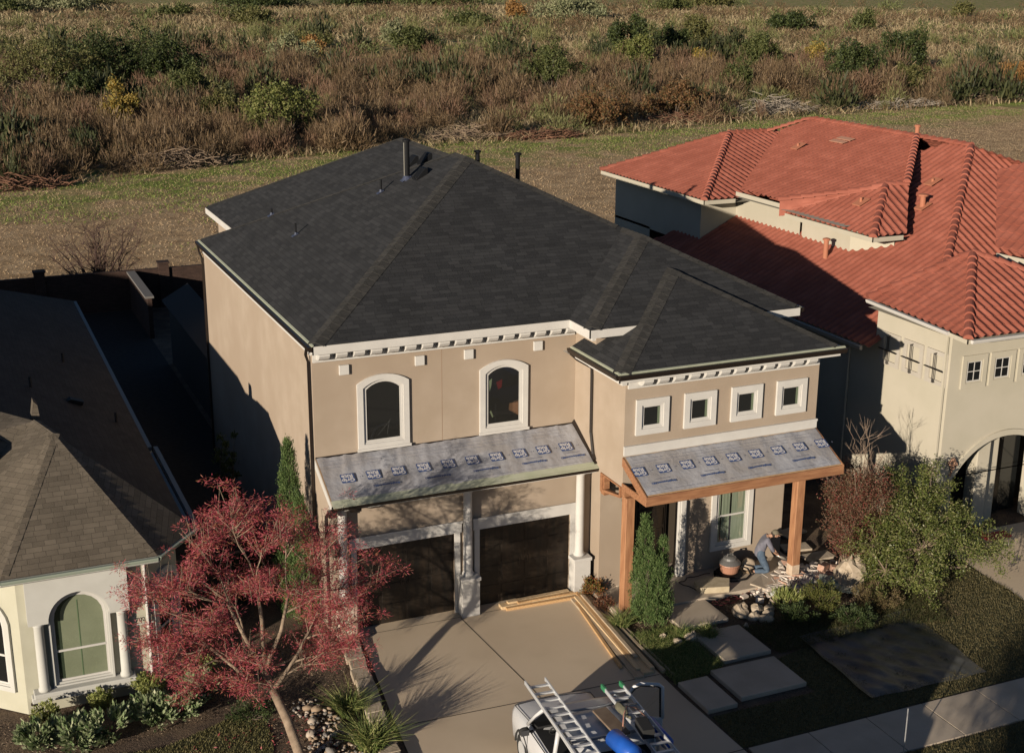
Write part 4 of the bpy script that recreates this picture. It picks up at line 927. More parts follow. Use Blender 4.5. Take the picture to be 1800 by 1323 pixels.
# rocks
def rock(x, y, r_, lb, grp, seed, z=0, m=None, name='rock', fl=.7):
    mb = MB(); mb.blob((0, 0, r_*fl*.5), (r_, r_*.8, r_*fl), seed=seed, amp=.28, n=(10, 7)); o = mb.build(name, m or STONE, smooth=False, bevel=0); o.location = (x, y, z); o.rotation_euler = (0, 0, seed*1.3)
    return tag(o, lb, 'rock', grp)
GRK = 'loose rocks in the bed by the slabs'
for x, y, r_, lb in ((10.94, -4.31, .22, 'pale upright rock right of the porch slab'), (10.45, -4.25, .30, 'long flat rock next to the sunlit slab'), (10.87, -4.85, .20, 'tan rock at the front of the rock group'), (11.1, -4.6, .17, 'small tan rock right of the rock group'), (10.65, -4.62, .19, 'middle rock in the rock group'), (9.35, -4.78, .10, 'little pale rock between the two upper slabs'), (10.2, -4.9, .1, 'little grey rock below the rock group'), (11.3, -4.35, .16, 'rounded rock behind the rock group'), (8.5, -4.95, .2, 'flat tan stone below the sunlit slab'), (8.05, -5.0, .14, 'pale stone in the bed left of the slabs'), (7.85, -4.6, .12, 'small white stone beside the conifer')):
    rock(x, y, r_, lb, GRK, int(x*10-y*7) % 97)
rock(14.35, -3.85, .52, 'large rounded boulder at the foot of the twiggy bush', None, 12, name='boulder', fl=1.0)
# pebbles right of the tree
PEB = [mat('pebble_pale', (.42, .34, .27), (.55, .47, .38), sc=6, rough=.85), mat('pebble_tan', (.30, .21, .14), (.38, .28, .19), sc=6, rough=.85), mat('pebble_grey', (.22, .20, .18), (.30, .27, .24), sc=6, rough=.85)]
protos = []
for k in range(3):
    mb = MB(); mb.blob((0, 0, .03), (.075, .055, .04), seed=30+k, amp=.2, n=(8, 5)); protos.append(mb.build('pebble', PEB[k], smooth=True))
r = random.Random(11); cnt = 0
poly_p = [(-2.05, -3.9), (-1.3, -4.1), (-.9, -5.2), (-.95, -7.2), (-2.1, -7.4), (-1.95, -6.0), (-1.75, -5.0)]
while cnt < 290:
    x, y = r.uniform(-2.2, -.8), r.uniform(-7.4, -3.9)
    if not inside(np.array([[x, y]]), poly_p)[0]: continue
    s_ = r.choice([.4, .5, .6, .8, 1.0]) if r.random() < .96 else 1.9
    o = protos[cnt % 3] if cnt < 3 else protos[r.randrange(3)].copy()
    if cnt >= 3: COL.objects.link(o)
    o.location = (x, y, r.uniform(-.02, .03)); o.rotation_euler = (r.uniform(-.3, .3), r.uniform(-.3, .3), r.uniform(0, 6)); o.scale = (s_, s_, s_*r.uniform(.8, 1.1))
    o['_k'] = 0; del o['_k']; tag(o, {'pebble_pale': 'pale cream', 'pebble_tan': 'tan brown', 'pebble_grey': 'dull grey'}[o.data.materials[0].name]+(' cobble' if s_ > 1.5 else ' pebble')+(' at the garage end' if y > -5 else ' at the near end' if y < -6.2 else ' midway')+' of the bed by the red tree', 'pebble', 'river pebbles beside the red tree'); cnt += 1
# porch-side clutter -------------------------------------------------
mb = MB(); mb.prism([(9.95, -3.0, 0), (10.75, -3.22, 0), (11.05, -2.75, 0), (10.5, -2.35, 0), (10.0, -2.55, 0)], (0, 0, .32)); tag(mb.build('stone_block', mat('yellow_stone', (.46, .38, .25), (.56, .47, .33), sc=5, rough=.9, bump=.2, bsc=25), bevel=.02), 'cut tan stone block in front of the shop vacuum', 'stone block')
r = random.Random(21); RUB = [mat('rubble_dust', (.60, .50, .42), (.76, .67, .58), sc=9, rough=.95), mat('rubble_brick', (.40, .23, .16), (.5, .32, .24), sc=9, rough=.95), mat('rubble_grey', (.34, .30, .26), (.46, .42, .37), sc=9, rough=.95)]
Vv = MB(); 
for i in range(900):
    x = r.gauss(13.0, .7); y = r.gauss(-3.15, .33); 
    if i > 720: x = r.uniform(11.3, 14.8); y = r.uniform(-4.0, -2.5)
    L = r.choice([.05, .07, .10, .14, .22, .3]); Vv.cur = r.randrange(3) if r.random() > .5 else 0
    M_ = Matrix.Translation((x, y, .06+r.uniform(0, .15)*max(0, 1-abs(x-13.1)))) @ Matrix.Rotation(r.uniform(0, 6), 4, 'Z') @ Matrix.Rotation(r.uniform(-.6, .6), 4, 'X')
    Vv.box(-L/2, -L*.3, -.015, L/2, L*.3, .02+L*.12, M_)
o = Vv.build('rubble', RUB, fix=False); tag(o, 'heap of broken stucco and wood scraps around the right porch post', 'rubble', kind='stuff')
mb = MB(); mb.box(-.24, -.10, 0, .24, .10, .19); o = mb.build('brick_block', RUB[1], bevel=.015); o.location = (14.05, -3.0, .12); o.rotation_euler = (.1, .2, .5); tag(o, 'reddish block on the rubble by the right porch post', 'block')
o2 = o.copy(); COL.objects.link(o2); o2.location = (14.4, -3.25, .1); o2.rotation_euler = (0, .1, -.4); tag(o2, 'reddish block lying between rubble and boulder', 'block')
mb = MB(); mb.box(-.55, -.30, 0, .55, .30, .03); o = mb.build('teal_board', mat('teal_board', (.10, .20, .20), (.32, .30, .25), sc=3, rough=.7)); o.location = (13.85, -4.0, .14); o.rotation_euler = (.25, .1, -.6); tag(o, 'scuffed teal board lying in front of the boulder', 'board')
# hose
HOSE = mat('dark_red_hose', (.16, .03, .035), rough=.5); mb = MB(); pts = []
r = random.Random(3)
for i in range(260):
    t = i/259; ph = t*38; cx = 9.6+2.3*t+.1*math.sin(t*9); cy = -3.45-.25*math.sin(t*3.1)+.5*t
    pts.append((cx+.22*math.cos(ph)*(.4+.6*math.sin(t*3.14)), cy+.15*math.sin(ph)*(.4+.6*math.sin(t*3.14)), .05+.02*math.sin(ph*1.7)+.03*(i % 2)*0))
mb.tube(pts, .016, 5); tag(mb.build('air_hose', HOSE, smooth=True), 'dark red air hose coiled over the soil in front of the porch', 'hose')
mb = MB(); pts = [(9.0, -3.35, .03), (9.5, -3.5, .03), (10.0, -3.3, .03), (9.95, -2.7, .16), (9.75, -2.2, .16), (10.2, -1.95, .16), (11.0, -2.05, .17)]
q2 = []
for i in range(len(pts)-1):
    for k in range(6): q2.append(Vector(pts[i]).lerp(Vector(pts[i+1]), k/6)+Vector((0, .05*math.sin(k+i*2), 0)))
mb.tube(q2, .011, 5); tag(mb.build('power_cord', VENT, smooth=True), 'thin black cord running from the vacuum across the porch floor', 'cord')
mb = MB(); mb.lathe((0, 0, 0), [(.12, .02), (.15, .0), (.16, .05), (.15, .20), (.10, .22), (.09, .16), (.05, .16)], 18); o = mb.build('bucket', mat('white_plastic', (.5, .5, .48), rough=.5)); o.location = (11.85, -3.75, .05); o.rotation_euler = (1.0, .2, .4); tag(o, 'small white bucket lying on its side behind the yellow clump', 'bucket')
mb = MB(); mb.lathe((0, 0, 0), [(.09, .0), (.10, .20), (.105, .22), (.09, .21), (.085, .05)], 16); o = mb.build('can', mat('tan_can', (.45, .36, .27), rough=.6)); o.location = (11.55, -4.1, .02); o.rotation_euler = (.3, .1, 0); tag(o, 'tan can standing between the rocks and the yellow clump', 'can')
mb = MB(); mb.box(-.35, -.25, 0, .35, .25, .10, Matrix.Rotation(.1, 4, 'X')); o = mb.build('broken_slab', CONCP, bevel=.02); o.location = (11.95, -3.05, .05); o.rotation_euler = (0, .05, .6); tag(o, 'broken concrete slab piece beside the kneeling worker', 'slab')
# flagstones at the right side path
for i, (x, y, w, d_) in enumerate(((14.35, -1.2, .9, .5), (14.6, -2.0, .95, .5), (14.9, -.2, .9, .5), (14.2, -2.6, .8, .35))):
    mb = MB(); mb.box(-w/2, -d_/2, 0, w/2, d_/2, .07); o = mb.build('flagstone', STONE, bevel=.015); o.location = (x, y, .0); o.rotation_euler = (0, 0, .2*(i-1)); tag(o, ['flagstone in the side path near the red-twigged bush', 'flagstone of the side path just behind the right porch post', 'farthest flagstone in the side path', 'small flagstone beside the rubble heap'][i], 'flagstone', 'flagstones on the right side path')
# shop vacuum
vac = thing('shop_vacuum', (11.35, -2.25, .15), 'orange shop vacuum with a grey domed lid on the porch floor', 'vacuum')
OR = mat('orange_plastic', (.40, .20, .13), rough=.5); GP = mat('grey_plastic', (.13, .125, .12), rough=.4); o_ = (11.35, -2.25, .15)
mb = MB(); mb.lathe((o_[0], o_[1], o_[2]), [(.22, .12), (.25, .16), (.29, .42), (.31, .46), (.30, .50)], 24); mb.build('drum', OR, vac, smooth=False)
mb = MB(); mb.lathe(o_, [(.31, .50), (.32, .53), (.26, .60), (.20, .66), (.18, .74), (.10, .79), (.0001, .80)], 24); mb.tube([(o_[0]-.1, o_[1], .90), (o_[0]-.08, o_[1], 1.02), (o_[0]+.08, o_[1], 1.02), (o_[0]+.1, o_[1], .90)], .025, 6); mb.build('lid', GP, vac)
mb = MB(); mb.lathe(o_, [(.38, .07), (.40, .10), (.36, .13), (.2, .12)], 24); mb.build('caster_base', VENT, vac)
for k in range(4):
    an = k*math.pi/2+.5; mb = MB(); mb.blob((o_[0]+.34*math.cos(an), o_[1]+.34*math.sin(an), .20), .05, amp=0, n=(8, 6)); mb.build('wheel', VENT, vac)
mb = MB(); mb.tube([(11.6, -2.4, .55), (11.8, -2.5, .45), (11.85, -2.6, .25), (11.6, -2.75, .19), (11.2, -2.72, .18), (10.95, -2.5, .18), (10.9, -2.2, .18), (11.05, -1.95, .2)], .03, 7); mb.build('hose', VENT, vac, smooth=True)
vac.scale = (1, 1, .74)
# street-side things
mb = MB(); mb.tube([(9.93, -11.6, 0), (9.93, -11.6, 1.3)], .014, 6)
ys = mb.build('sign_post', mat('pale_metal', (.5, .5, .5), rough=.4, metal=.5)); tag(ys, 'thin pale post standing at the shaded edge of the pavement', 'post')
# stones border at the right-hand bed
# ---- unseen things added to throw the long morning shadows across the lawn and the side passage
SB = TAN
nb_ = thing('shadow_caster_house', (-26, 13, 0), 'unseen two-storey stucco house added beyond the cream house to shade the side passage', 'house')  # house added out of view to cast shade on the side passage
mb = MB(); mb.box(-31.5, 2, 0, -20.5, 27, 5.6); mb.build('stucco_wall', CREAM, nb_, fix=False)
mb = MB(); mb.poly([(-32, 1.5, 5.6), (-20, 1.5, 5.6), (-26, 7.5, 8.2)]); mb.poly([(-20, 1.5, 5.6), (-20, 27.5, 5.6), (-26, 21.5, 8.2), (-26, 7.5, 8.2)]); mb.poly([(-32, 1.5, 5.6), (-26, 7.5, 8.2), (-26, 21.5, 8.2), (-32, 27.5, 5.6)]); mb.poly([(-20, 27.5, 5.6), (-32, 27.5, 5.6), (-26, 21.5, 8.2)]); mb.build('shingle_roof', SHINGD, nb_, fix=False)
def shade_tree(x, y, z0, z1, rr, n, seed, lb):
    rg = np.random.default_rng(seed); root = thing('shadow_caster_tree', (x, y, 0), lb, 'tree'); rd = random.Random(seed); mb = MB(); cz = (z0+z1)/2
    mb.tube([(0, 0, -.05), (.1, 0, z0*.6), (0, .1, z0+.5)], [.18, .14, .10], 8); C_ = []
    for i in range(46):
        d_ = Vector((rd.gauss(0, 1), rd.gauss(0, 1), rd.gauss(0, 1))).normalized()*rd.uniform(.4, 1); e_ = Vector((d_.x*rr, d_.y*rr, cz+d_.z*(z1-z0)/2)); mb.tube([(0, .1, z0+.4), Vector((0, .1, z0+.5)).lerp(e_, .5), e_], [.06, .03, .01], 4); C_.append(tuple(e_))
    C_ = np.array(C_); P_ = C_[rg.integers(0, len(C_), n)]+rg.normal(size=(n, 3))*.35; d = rg.normal(size=(n, 3)); d /= np.linalg.norm(d, axis=1)[:, None]; s_ = np.cross(d, rg.normal(size=(n, 3))); s_ /= np.linalg.norm(s_, axis=1)[:, None]
    V = np.stack([P_, P_+d*.06+s_*.035, P_+d*.12, P_+d*.06-s_*.035], 1).reshape(-1, 3); fast('crown', V, np.arange(4*n).reshape(-1, 4), leafmat('caster_leaves', [(.08, .10, .03), (.12, .13, .04), (.16, .12, .05)]), root, local=True); mb.build('trunk', mat('caster_bark', (.15, .11, .08), rough=.9), root, local=True)
shade_tree(-1, -21.8, 2.6, 6.2, 1.8, 14000, 6, 'unseen leafy tree added beyond the street to shade the pavement')  # tree added out of view to cast shade on the pavement
vn = thing('shadow_caster_van', (0, -15.2, 0), 'unseen white box van added behind the pickup truck to shade the lawn', 'van')  # van added out of view to cast shade over the lawn
VW = mat('van_white', (.6, .6, .6), rough=.4)
mb = MB(); mb.box(-3.6, -16.3, .55, 2.6, -14.2, 3.0); mb.build('cargo_box', VW, vn, bevel=.05)
mb = MB(); mb.prism([(2.62, -16.2, .4), (4.6, -16.2, .4), (4.6, -16.2, 1.1), (4.0, -16.2, 1.25), (3.4, -16.2, 2.1), (2.62, -16.2, 2.2)], (0, 1.9, 0)); mb.build('cab', VW, vn, bevel=.06)
mb = MB(); mb.poly([(4.02, -16.1, 1.27), (4.02, -14.4, 1.27), (3.42, -14.4, 2.08), (3.42, -16.1, 2.08)]); mb.build('windscreen', DGLASS, vn)
for x in (-2.4, 3.6):
    for y in (-16.25, -14.4): mb = MB(); mb.tube([(x, y-.02, .42), (x, y+.22, .42)], .42, 20); mb.build('wheel', VENT, vn)

# wrinkled sheet standing in for a blurred patch of the shaded lawn
r = np.random.default_rng(6); V = []; F = []; nx, ny = 40, 30
c00, c10, c11, c01 = (np.array(p) for p in ((11.1, -6.0, 0), (14.8, -5.85, 0), (14.4, -9.3, 0), (10.9, -9.2, 0)))
for j in range(ny+1):
    for i in range(nx+1):
        u_, v_ = i/nx, j/ny; p = (c00*(1-u_)+c10*u_)*(1-v_)+(c01*(1-u_)+c11*u_)*v_
        w_ = .04+.015*math.sin(u_*17+v_*5)+.012*math.sin(u_*41-v_*23)+.012*math.sin(v_*29+u_*3); e = min(u_, v_, 1-u_, 1-v_)*10
        V.append((p[0]+.02*math.sin(v_*13), p[1]+.02*math.sin(u_*15), .012+max(0, w_)*min(1, e+.15)+(.05 if (u_ < .02 or v_ < .03) else 0)))
for j in range(ny):
    for i in range(nx): p = j*(nx+1)+i; F.append((p, p+nx+1, p+nx+2, p+1))
tag(fast('patch_sheet', V, F, mat('grey_brown_sheet', (.05, .052, .048), (.10, .105, .105), sc=1.2, rough=.38, bump=.3, bsc=12), smooth=True), 'dull grey-brown stand-in sheet for a blurred patch on the shaded lawn right of the slabs', 'sheet')
# ================================================================ pickup truck with rack
TR = thing('pickup_truck', (3.25, -7.72, 0), 'white pickup truck with open door and ladder rack at the foot of the driveway', 'pickup truck')
TM = Matrix.Translation((3.19, -7.58, 0)) @ Matrix.Rotation(R(-4.5), 4, 'Z')
CARW = mat('white_car_paint', (.60, .60, .61), rough=.28, spec=.6); DARKI = mat('dark_interior', (.02, .02, .022), rough=.7); RUBB = mat('rubber', (.02, .02, .02), rough=.85)
CARG = mat('car_glass', (.02, .022, .026), rough=.04, spec=.8)
T = lambda x, u, z: TM @ Vector((x, -u, z))
def loft(mb, secs):
    n = len(secs[0]); vs = [p for s_ in secs for p in s_]; k = len(secs)
    fs = [(i*n+j, i*n+(j+1) % n, (i+1)*n+(j+1) % n, (i+1)*n+j) for i in range(k-1) for j in range(n)]
    return mb.add(vs, fs+[list(range(n))[::-1], [(k-1)*n+j for j in range(n)]])
def sec(u, hw, zb, zt, r=.1, crown=.03):
    L = [(-hw, zb), (-hw-.015, (zb+zt)/2), (-hw, zt-r*1.3), (-hw+r*.4, zt-r*.35), (-hw+r*1.4, zt), (-hw*.45, zt+crown), (0, zt+crown*1.15)]
    L2 = L+[(-x, z) for x, z in L[:-1][::-1]]; return [T(x, u, z) for x, z in L2]
mb = MB(); loft(mb, [sec(.02, .80, .42, .92, .1), sec(.06, .90, .36, .99, .12), sec(.25, .95, .32, 1.04, .13), sec(.9, .98, .30, 1.09, .13), sec(1.5, .98, .30, 1.12, .10), sec(1.75, .97, .30, 1.10, .05, 0), sec(3.7, .97, .30, 1.10, .05, 0)])
body = mb.build('body', CARW, TR, smooth=True, bevel=0)
mb = MB(); 
for s_ in (-1, 1): mb.prism([T(s_*.90, 3.72, .35), T(s_*.99, 3.72, .35), T(s_*.99, 3.72, 1.28), T(s_*.90, 3.72, 1.28)], T(0, 5.75, 0)-T(0, 3.72, 0))
mb.prism([T(-.9, 3.72, .6), T(.9, 3.72, .6), T(.9, 3.72, .66), T(-.9, 3.72, .66)], T(0, 5.7, 0)-T(0, 3.72, 0)); mb.prism([T(-.99, 5.7, .4), T(.99, 5.7, .4), T(.99, 5.7, 1.28), T(-.99, 5.7, 1.28)], T(0, 5.76, 0)-T(0, 5.7, 0)); mb.prism([T(-.92, 3.72, .6), T(.92, 3.72, .6), T(.92, 3.72, 1.28), T(-.92, 3.72, 1.28)], T(0, 3.78, 0)-T(0, 3.72, 0))
mb.build('cargo_bed', CARW, TR, bevel=.02)
mb = MB(); loft(mb, [sec(1.78, .74, 1.78, 1.83, .03, .02), sec(1.95, .84, 1.80, 1.89, .05, .03), sec(3.0, .86, 1.82, 1.93, .06, .03), sec(3.55, .84, 1.81, 1.90, .05, .03), sec(3.66, .78, 1.80, 1.86, .03, .02)])
rf = mb.build('cab_roof', CARW, TR, smooth=True)
mb = MB()
for x_ in (-.5, -.25, .25, .5): mb.tube([T(x_, 2.15, 1.925), T(x_, 3.45, 1.945)], .012, 4)
mb.build('roof_rib', CARW, rf)
mb = MB(); mb.prism([T(-.86, 1.10, 1.135), T(.86, 1.10, 1.135), T(.88, 1.24, 1.15), T(-.88, 1.24, 1.15)], (0, 0, .01)); mb.tube([T(-.6, 1.16, 1.16), T(-.1, 1.4, 1.34)], .01, 4); mb.tube([T(.1, 1.16, 1.16), T(.6, 1.4, 1.34)], .01, 4); mb.build('wiper_cowl', RUBB, TR)
mb = MB(); mb.tube([T(-.90, .22, 1.03), T(-.86, 1.12, 1.12)], .008, 4); mb.tube([T(.90, .22, 1.03), T(.86, 1.12, 1.12)], .008, 4); mb.tube([T(-.90, .22, 1.035), T(0, .14, 1.06), T(.90, .22, 1.035)], .008, 4); mb.build('bonnet_seam', RUBB, TR)
for s_ in (-1, 1):
    mb = MB(); mb.tube([T(s_*.93, 1.15, 1.10), T(s_*.88, 1.5, 1.5), T(s_*.80, 1.84, 1.85)], [.04, .04, .045], 6)
    mb.tube([T(s_*.95, 2.75, 1.08), T(s_*.86, 2.78, 1.86)], .05, 6); mb.tube([T(s_*.94, 3.66, 1.08), T(s_*.82, 3.58, 1.86)], .06, 6); mb.tube([T(s_*.83, 1.86, 1.86), T(s_*.86, 3.6, 1.87)], .04, 6)
    mb.build('window_frame', CARW, rf, smooth=True)
mb = MB(); mb.poly([T(-.9, 1.2, 1.13), T(.9, 1.2, 1.13), T(.76, 1.84, 1.80), T(-.76, 1.84, 1.80)]); ws = mb.build('windscreen', CARG, TR)
mb = MB(); mb.poly([T(-.88, 3.68, 1.13), T(.88, 3.68, 1.13), T(.78, 3.63, 1.80), T(-.78, 3.63, 1.80)]); mb.build('rear_window', CARG, TR)
mb = MB(); mb.prism([T(-.88, 1.25, 1.118), T(.88, 1.25, 1.118), T(.9, 3.6, 1.118), T(-.9, 3.6, 1.118)], (0, 0, .012)); mb.prism([T(-.85, 1.2, 1.12), T(.85, 1.2, 1.12), T(.85, 1.55, 1.2), T(-.85, 1.55, 1.2)], (0, 0, .05))
mb.build('dashboard', DARKI, TR)
for s_ in (-1, 1):
    mb = MB(); mb.prism([T(s_*.45-.25, 2.75, 1.1), T(s_*.45+.25, 2.75, 1.1), T(s_*.45+.2, 2.95, 1.62), T(s_*.45-.2, 2.95, 1.62)], T(0, 2.88, 0)-T(0, 2.75, 0)); mb.build('seat', mat('grey_seat', (.09, .09, .095), rough=.9), TR, bevel=.04)
mb = MB(); pts = [T(-.50+.18*math.cos(a_), 1.82+.09*math.sin(a_), 1.28+.15*math.sin(a_)) for a_ in [2*math.pi*k_/20 for k_ in range(21)]]; mb.tube(pts, .016, 6); mb.tube([T(-.50, 1.8, 1.28), T(-.50, 1.6, 1.2)], .03, 6); mb.tube([T(-.67, 1.82, 1.28), T(-.33, 1.82, 1.28)], .014, 5); mb.build('steering_wheel', RUBB, TR, smooth=True)
# left door lines, mirror, handles
mb = MB(); mb.tube([T(-.995, 1.3, .42), T(-.997, 1.3, 1.08)], .007, 4); mb.tube([T(-.995, 2.93, .42), T(-.995, 2.93, 1.08)], .007, 4); mb.tube([T(-.99, 1.25, 1.115), T(-.96, 2.93, 1.105)], .012, 4); mb.build('door_seam', RUBB, TR)
def mirror(s_, m1):
    mb = MB(); mb.blob(T(s_*1.14, 1.50, 1.17), (.13, .06, .10), amp=.05, n=(12, 8)); mb.tube([T(s_*.92, 1.46, 1.12), T(s_*1.1, 1.50, 1.14)], .025, 6); mo = mb.build('wing_mirror', m1, TR, smooth=True)
    mb = MB(); mb.prism([T(s_*1.14-.09, 1.565, 1.10), T(s_*1.14+.09, 1.565, 1.10), T(s_*1.14+.09, 1.565, 1.23), T(s_*1.14-.09, 1.565, 1.23)], T(0, 1.575, 0)-T(0, 1.565, 0)); mb.build('mirror_glass', CARG, mo)
mirror(-1, RUBB)
# open doors
DM = TM @ Matrix.Translation((.985, -1.28, 0)) @ Matrix.Rotation(R(66), 4, 'Z') @ Matrix.Translation((0, 0, -.06)) @ Matrix.Diagonal((1, .88, 1, 1))
dd = lambda u, z, w=0: DM @ Vector((w, -u, z))
mb = MB(); mb.prism([dd(0, .42, -.05), dd(1.22, .42, -.05), dd(1.26, 1.10, -.05), dd(0, 1.08, -.05)], dd(0, 0, .05)-dd(0, 0, -.05)); od = mb.build('open_door', CARW, TR, bevel=.03)
mb = MB(); mb.tube([dd(.02, 1.08), dd(.28, 1.5), dd(.52, 1.82), dd(.68, 1.90), dd(1.12, 1.90), dd(1.22, 1.84), dd(1.25, 1.08)], .04, 6); mb.build('door_frame', CARW, od, smooth=True)
mb = MB(); mb.tube([dd(.06, 1.08, .02), dd(.32, 1.48, .03), dd(.54, 1.77, .03), dd(.70, 1.85, .03), dd(1.10, 1.85, .03), dd(1.17, 1.80, .03), dd(1.20, 1.08, .03)], .036, 6); mb.prism([dd(.05, .5, .051), dd(1.1, .5, .051), dd(1.1, 1.0, .051), dd(.05, 1.0, .051)], dd(0, 0, .02)-dd(0, 0, 0)); mb.build('door_seal', RUBB, od)
mb = MB(); mb.poly([dd(.08, 1.08), dd(.33, 1.48), dd(.56, 1.78), dd(1.12, 1.86), dd(1.2, 1.08)]); mb.build('door_glass', GLASS, od)
mb = MB(); mb.blob(dd(.05, 1.22, -.18), (.06, .12, .10), amp=.05, n=(12, 8)); mb.build('wing_mirror', RUBB, od, smooth=True)
for s_, u in ((-1, .95), (1, .95), (-1, 4.6), (1, 4.6)):
    mb = MB(); c0 = T(s_*.99, u, .36); c1 = T(s_*.74, u, .36); mb.tube([c0, c1], .36, 24); wh = mb.build('wheel', RUBB, TR, bevel=.03); mb = MB(); mb.tube([T(s_*1.005, u, .36), T(s_*.9, u, .36)], .20, 18); mb.build('rim', ALU, wh)
    mb = MB(); mb.tube([T(s_*.985, u+.42*math.cos(a_), .36+.42*math.sin(a_)) for a_ in [math.pi*k_/12 for k_ in range(13)]], .03, 5); mb.build('wheel_arch', RUBB, TR)
for s_ in (-1, 1):
    mb = MB(); mb.blob(T(s_*.72, .06, .80), (.17, .05, .09), amp=.02, n=(12, 8)); mb.build('headlight', mat('headlight_glass', (.6, .62, .65), rough=.1), TR, smooth=True)
mb = MB(); mb.prism([T(-.5, .0, .62), T(.5, .0, .62), T(.5, .0, .86), T(-.5, .0, .86)], T(0, .05, 0)-T(0, 0, 0)); mb.build('grille', RUBB, TR)
# rack
mb = MB()
for u in (2.35, 3.45, 5.2): mb.tube([T(-.86, u, 2.0), T(.86, u, 2.0)], .03, 6)
for s_ in (-1, 1):
    mb.tube([T(s_*.86, 2.2, 2.0), T(s_*.86, 5.5, 2.0)], .03, 6)
    for u in (3.8, 5.4): mb.tube([T(s_*.86, u, 2.0), T(s_*.93, u, 1.28)], .03, 6)
mb.build('ladder_rack', mat('rack_metal', (.30, .31, .33), rough=.4, metal=.6), TR, smooth=True)
# ladders on the rack
def ladder(x0, u0, u1, w, lb, tip=None, rungm=ALU):
    o = thing('ladder', T(x0, u0, 2.05), lb, 'ladder', 'aluminium ladders on the truck rack')
    for s_ in (0, 1):
        mb = MB(); xx = x0+s_*w
        mb.prism([T(xx-.015, u0, 2.04), T(xx+.015, u0, 2.04), T(xx+.015, u0, 2.13), T(xx-.015, u0, 2.13)], T(0, u1, 0)-T(0, u0, 0)); st = mb.build('stile', ALU, o, bevel=.004, seg=1)
        if tip: mb = MB(); mb.prism([T(xx-.03, u0-.06, 2.03), T(xx+.03, u0-.06, 2.03), T(xx+.03, u0-.06, 2.14), T(xx-.03, u0-.06, 2.14)], T(0, u0+.14, 0)-T(0, u0-.06, 0)); mb.build('stile_cap', tip, st, bevel=.01)
    u = u0+.2
    while u < u1-.1:
        mb = MB(); mb.prism([T(x0+.015, u, 2.06), T(x0+.015, u+.07, 2.065), T(x0+.015, u+.07, 2.10), T(x0+.015, u, 2.095)], T(x0+w-.015, 0, 0)-T(x0+.015, 0, 0)); mb.build('rung', ALU, o); u += .30
    return o
ladder(-.98, 1.08, 5.9, .46, 'longer aluminium ladder on the left of the rack, reaching out over the bonnet')
ladder(.52, 1.80, 5.9, .42, 'aluminium ladder with green stile caps on the right of the rack', tip=mat('green_cap', (.04, .22, .10), rough=.5))
mb = MB(); mb.prism([T(-.05, 2.6, 2.05), T(.27, 2.55, 2.05), T(.36, 3.6, 2.05), T(.04, 3.65, 2.05)], (0, 0, .05)); tag(mb.build('plank', mat('brown_plank', (.16, .11, .075), (.22, .16, .11), sc=4, rough=.8), bevel=.008), 'short brown plank lying on the truck rack between the ladders', 'plank')
mb = MB(); mb.blob(T(.45, 2.95, 2.22), (.09, .26, .10), seed=4, amp=.12, n=(12, 8)); mb.tube([T(.43, 3.2, 2.22), T(.42, 3.45, 2.32)], .03, 6); tag(mb.build('circular_saw_bag', mat('olive_canvas', (.11, .10, .07), (.16, .15, .10), sc=9, rough=.9), smooth=True), 'olive canvas tool roll strapped beside the blue tank', 'tool roll')
BL = mat('blue_paint', (.015, .09, .42), (.02, .11, .5), sc=4, rough=.35)
cp = thing('air_compressor', T(.35, 3.8, 2.05), 'bright blue air compressor tank strapped on the truck rack', 'air compressor')
mb = MB(); mb.tube([T(-.16, 3.85, 2.25), T(-.14, 3.90, 2.25), T(-.02, 4.6, 2.25), T(-.01, 4.65, 2.25)], [.10, .19, .19, .10], 18); mb.build('tank', BL, cp, smooth=True)
mb = MB(); mb.tube([T(1.02, 3.0, 1.88), T(1.03, 3.05, 1.88), T(1.05, 3.9, 1.88), T(1.05, 3.95, 1.88)], [.08, .13, .13, .08], 18); mb.build('tank', BL, cp, smooth=True)
mb = MB(); mb.box(-.12, -.25, 0, .12, .25, .2, Matrix.Translation(T(.55, 3.85, 2.2)) @ Matrix.Rotation(R(-10), 4, 'Z')); mb.tube([T(.3, 3.45, 2.2), T(.3, 3.45, 2.62), T(.55, 3.45, 2.62)], .015, 5); mb.build('motor', RUBB, cp, bevel=.02)
mb = MB(); mb.tube([T(.05, 3.9, 2.3), T(.2, 3.6, 2.52), T(.4, 3.3, 2.5), T(.62, 3.25, 2.4), T(.9, 3.3, 2.1)], .012, 5); tag(mb.build('strap', mat('pink_strap', (.5, .25, .18), rough=.8), smooth=True), 'pinkish strap over the blue compressor', 'strap')
# car at the lower right corner
car = thing('parked_car', (12.3, -14.9, 0), 'blue parked car in the street at the lower right corner', 'car')
CM = Matrix.Translation((12.3, -15.05, 0)) @ Matrix.Rotation(R(90), 4, 'Z')
T_old = TM; TM = CM
BLC = mat('blue_car_paint', (.02, .06, .20), rough=.25, spec=.6)
mb = MB(); loft(mb, [sec(-2.2, .75, .4, .7), sec(-2.05, .85, .3, .85), sec(-1.0, .9, .28, .95), sec(0, .9, .28, .98), sec(1.6, .9, .28, .98), sec(2.1, .85, .3, .9), sec(2.2, .78, .4, .75)]); mb.build('body', BLC, car, smooth=True)
mb = MB(); loft(mb, [sec(-1.1, .72, .9, 1.0, .05), sec(-.4, .66, .9, 1.38, .12), sec(.9, .66, .9, 1.42, .12), sec(1.7, .7, .9, 1.02, .05)]); mb.build('cabin_glass', CARG, car, smooth=True)
mb = MB(); loft(mb, [sec(-.42, .62, 1.34, 1.385, .03), sec(0, .64, 1.36, 1.43, .04), sec(.9, .62, 1.36, 1.425, .04)]); mb.build('roof', BLC, car, smooth=True)
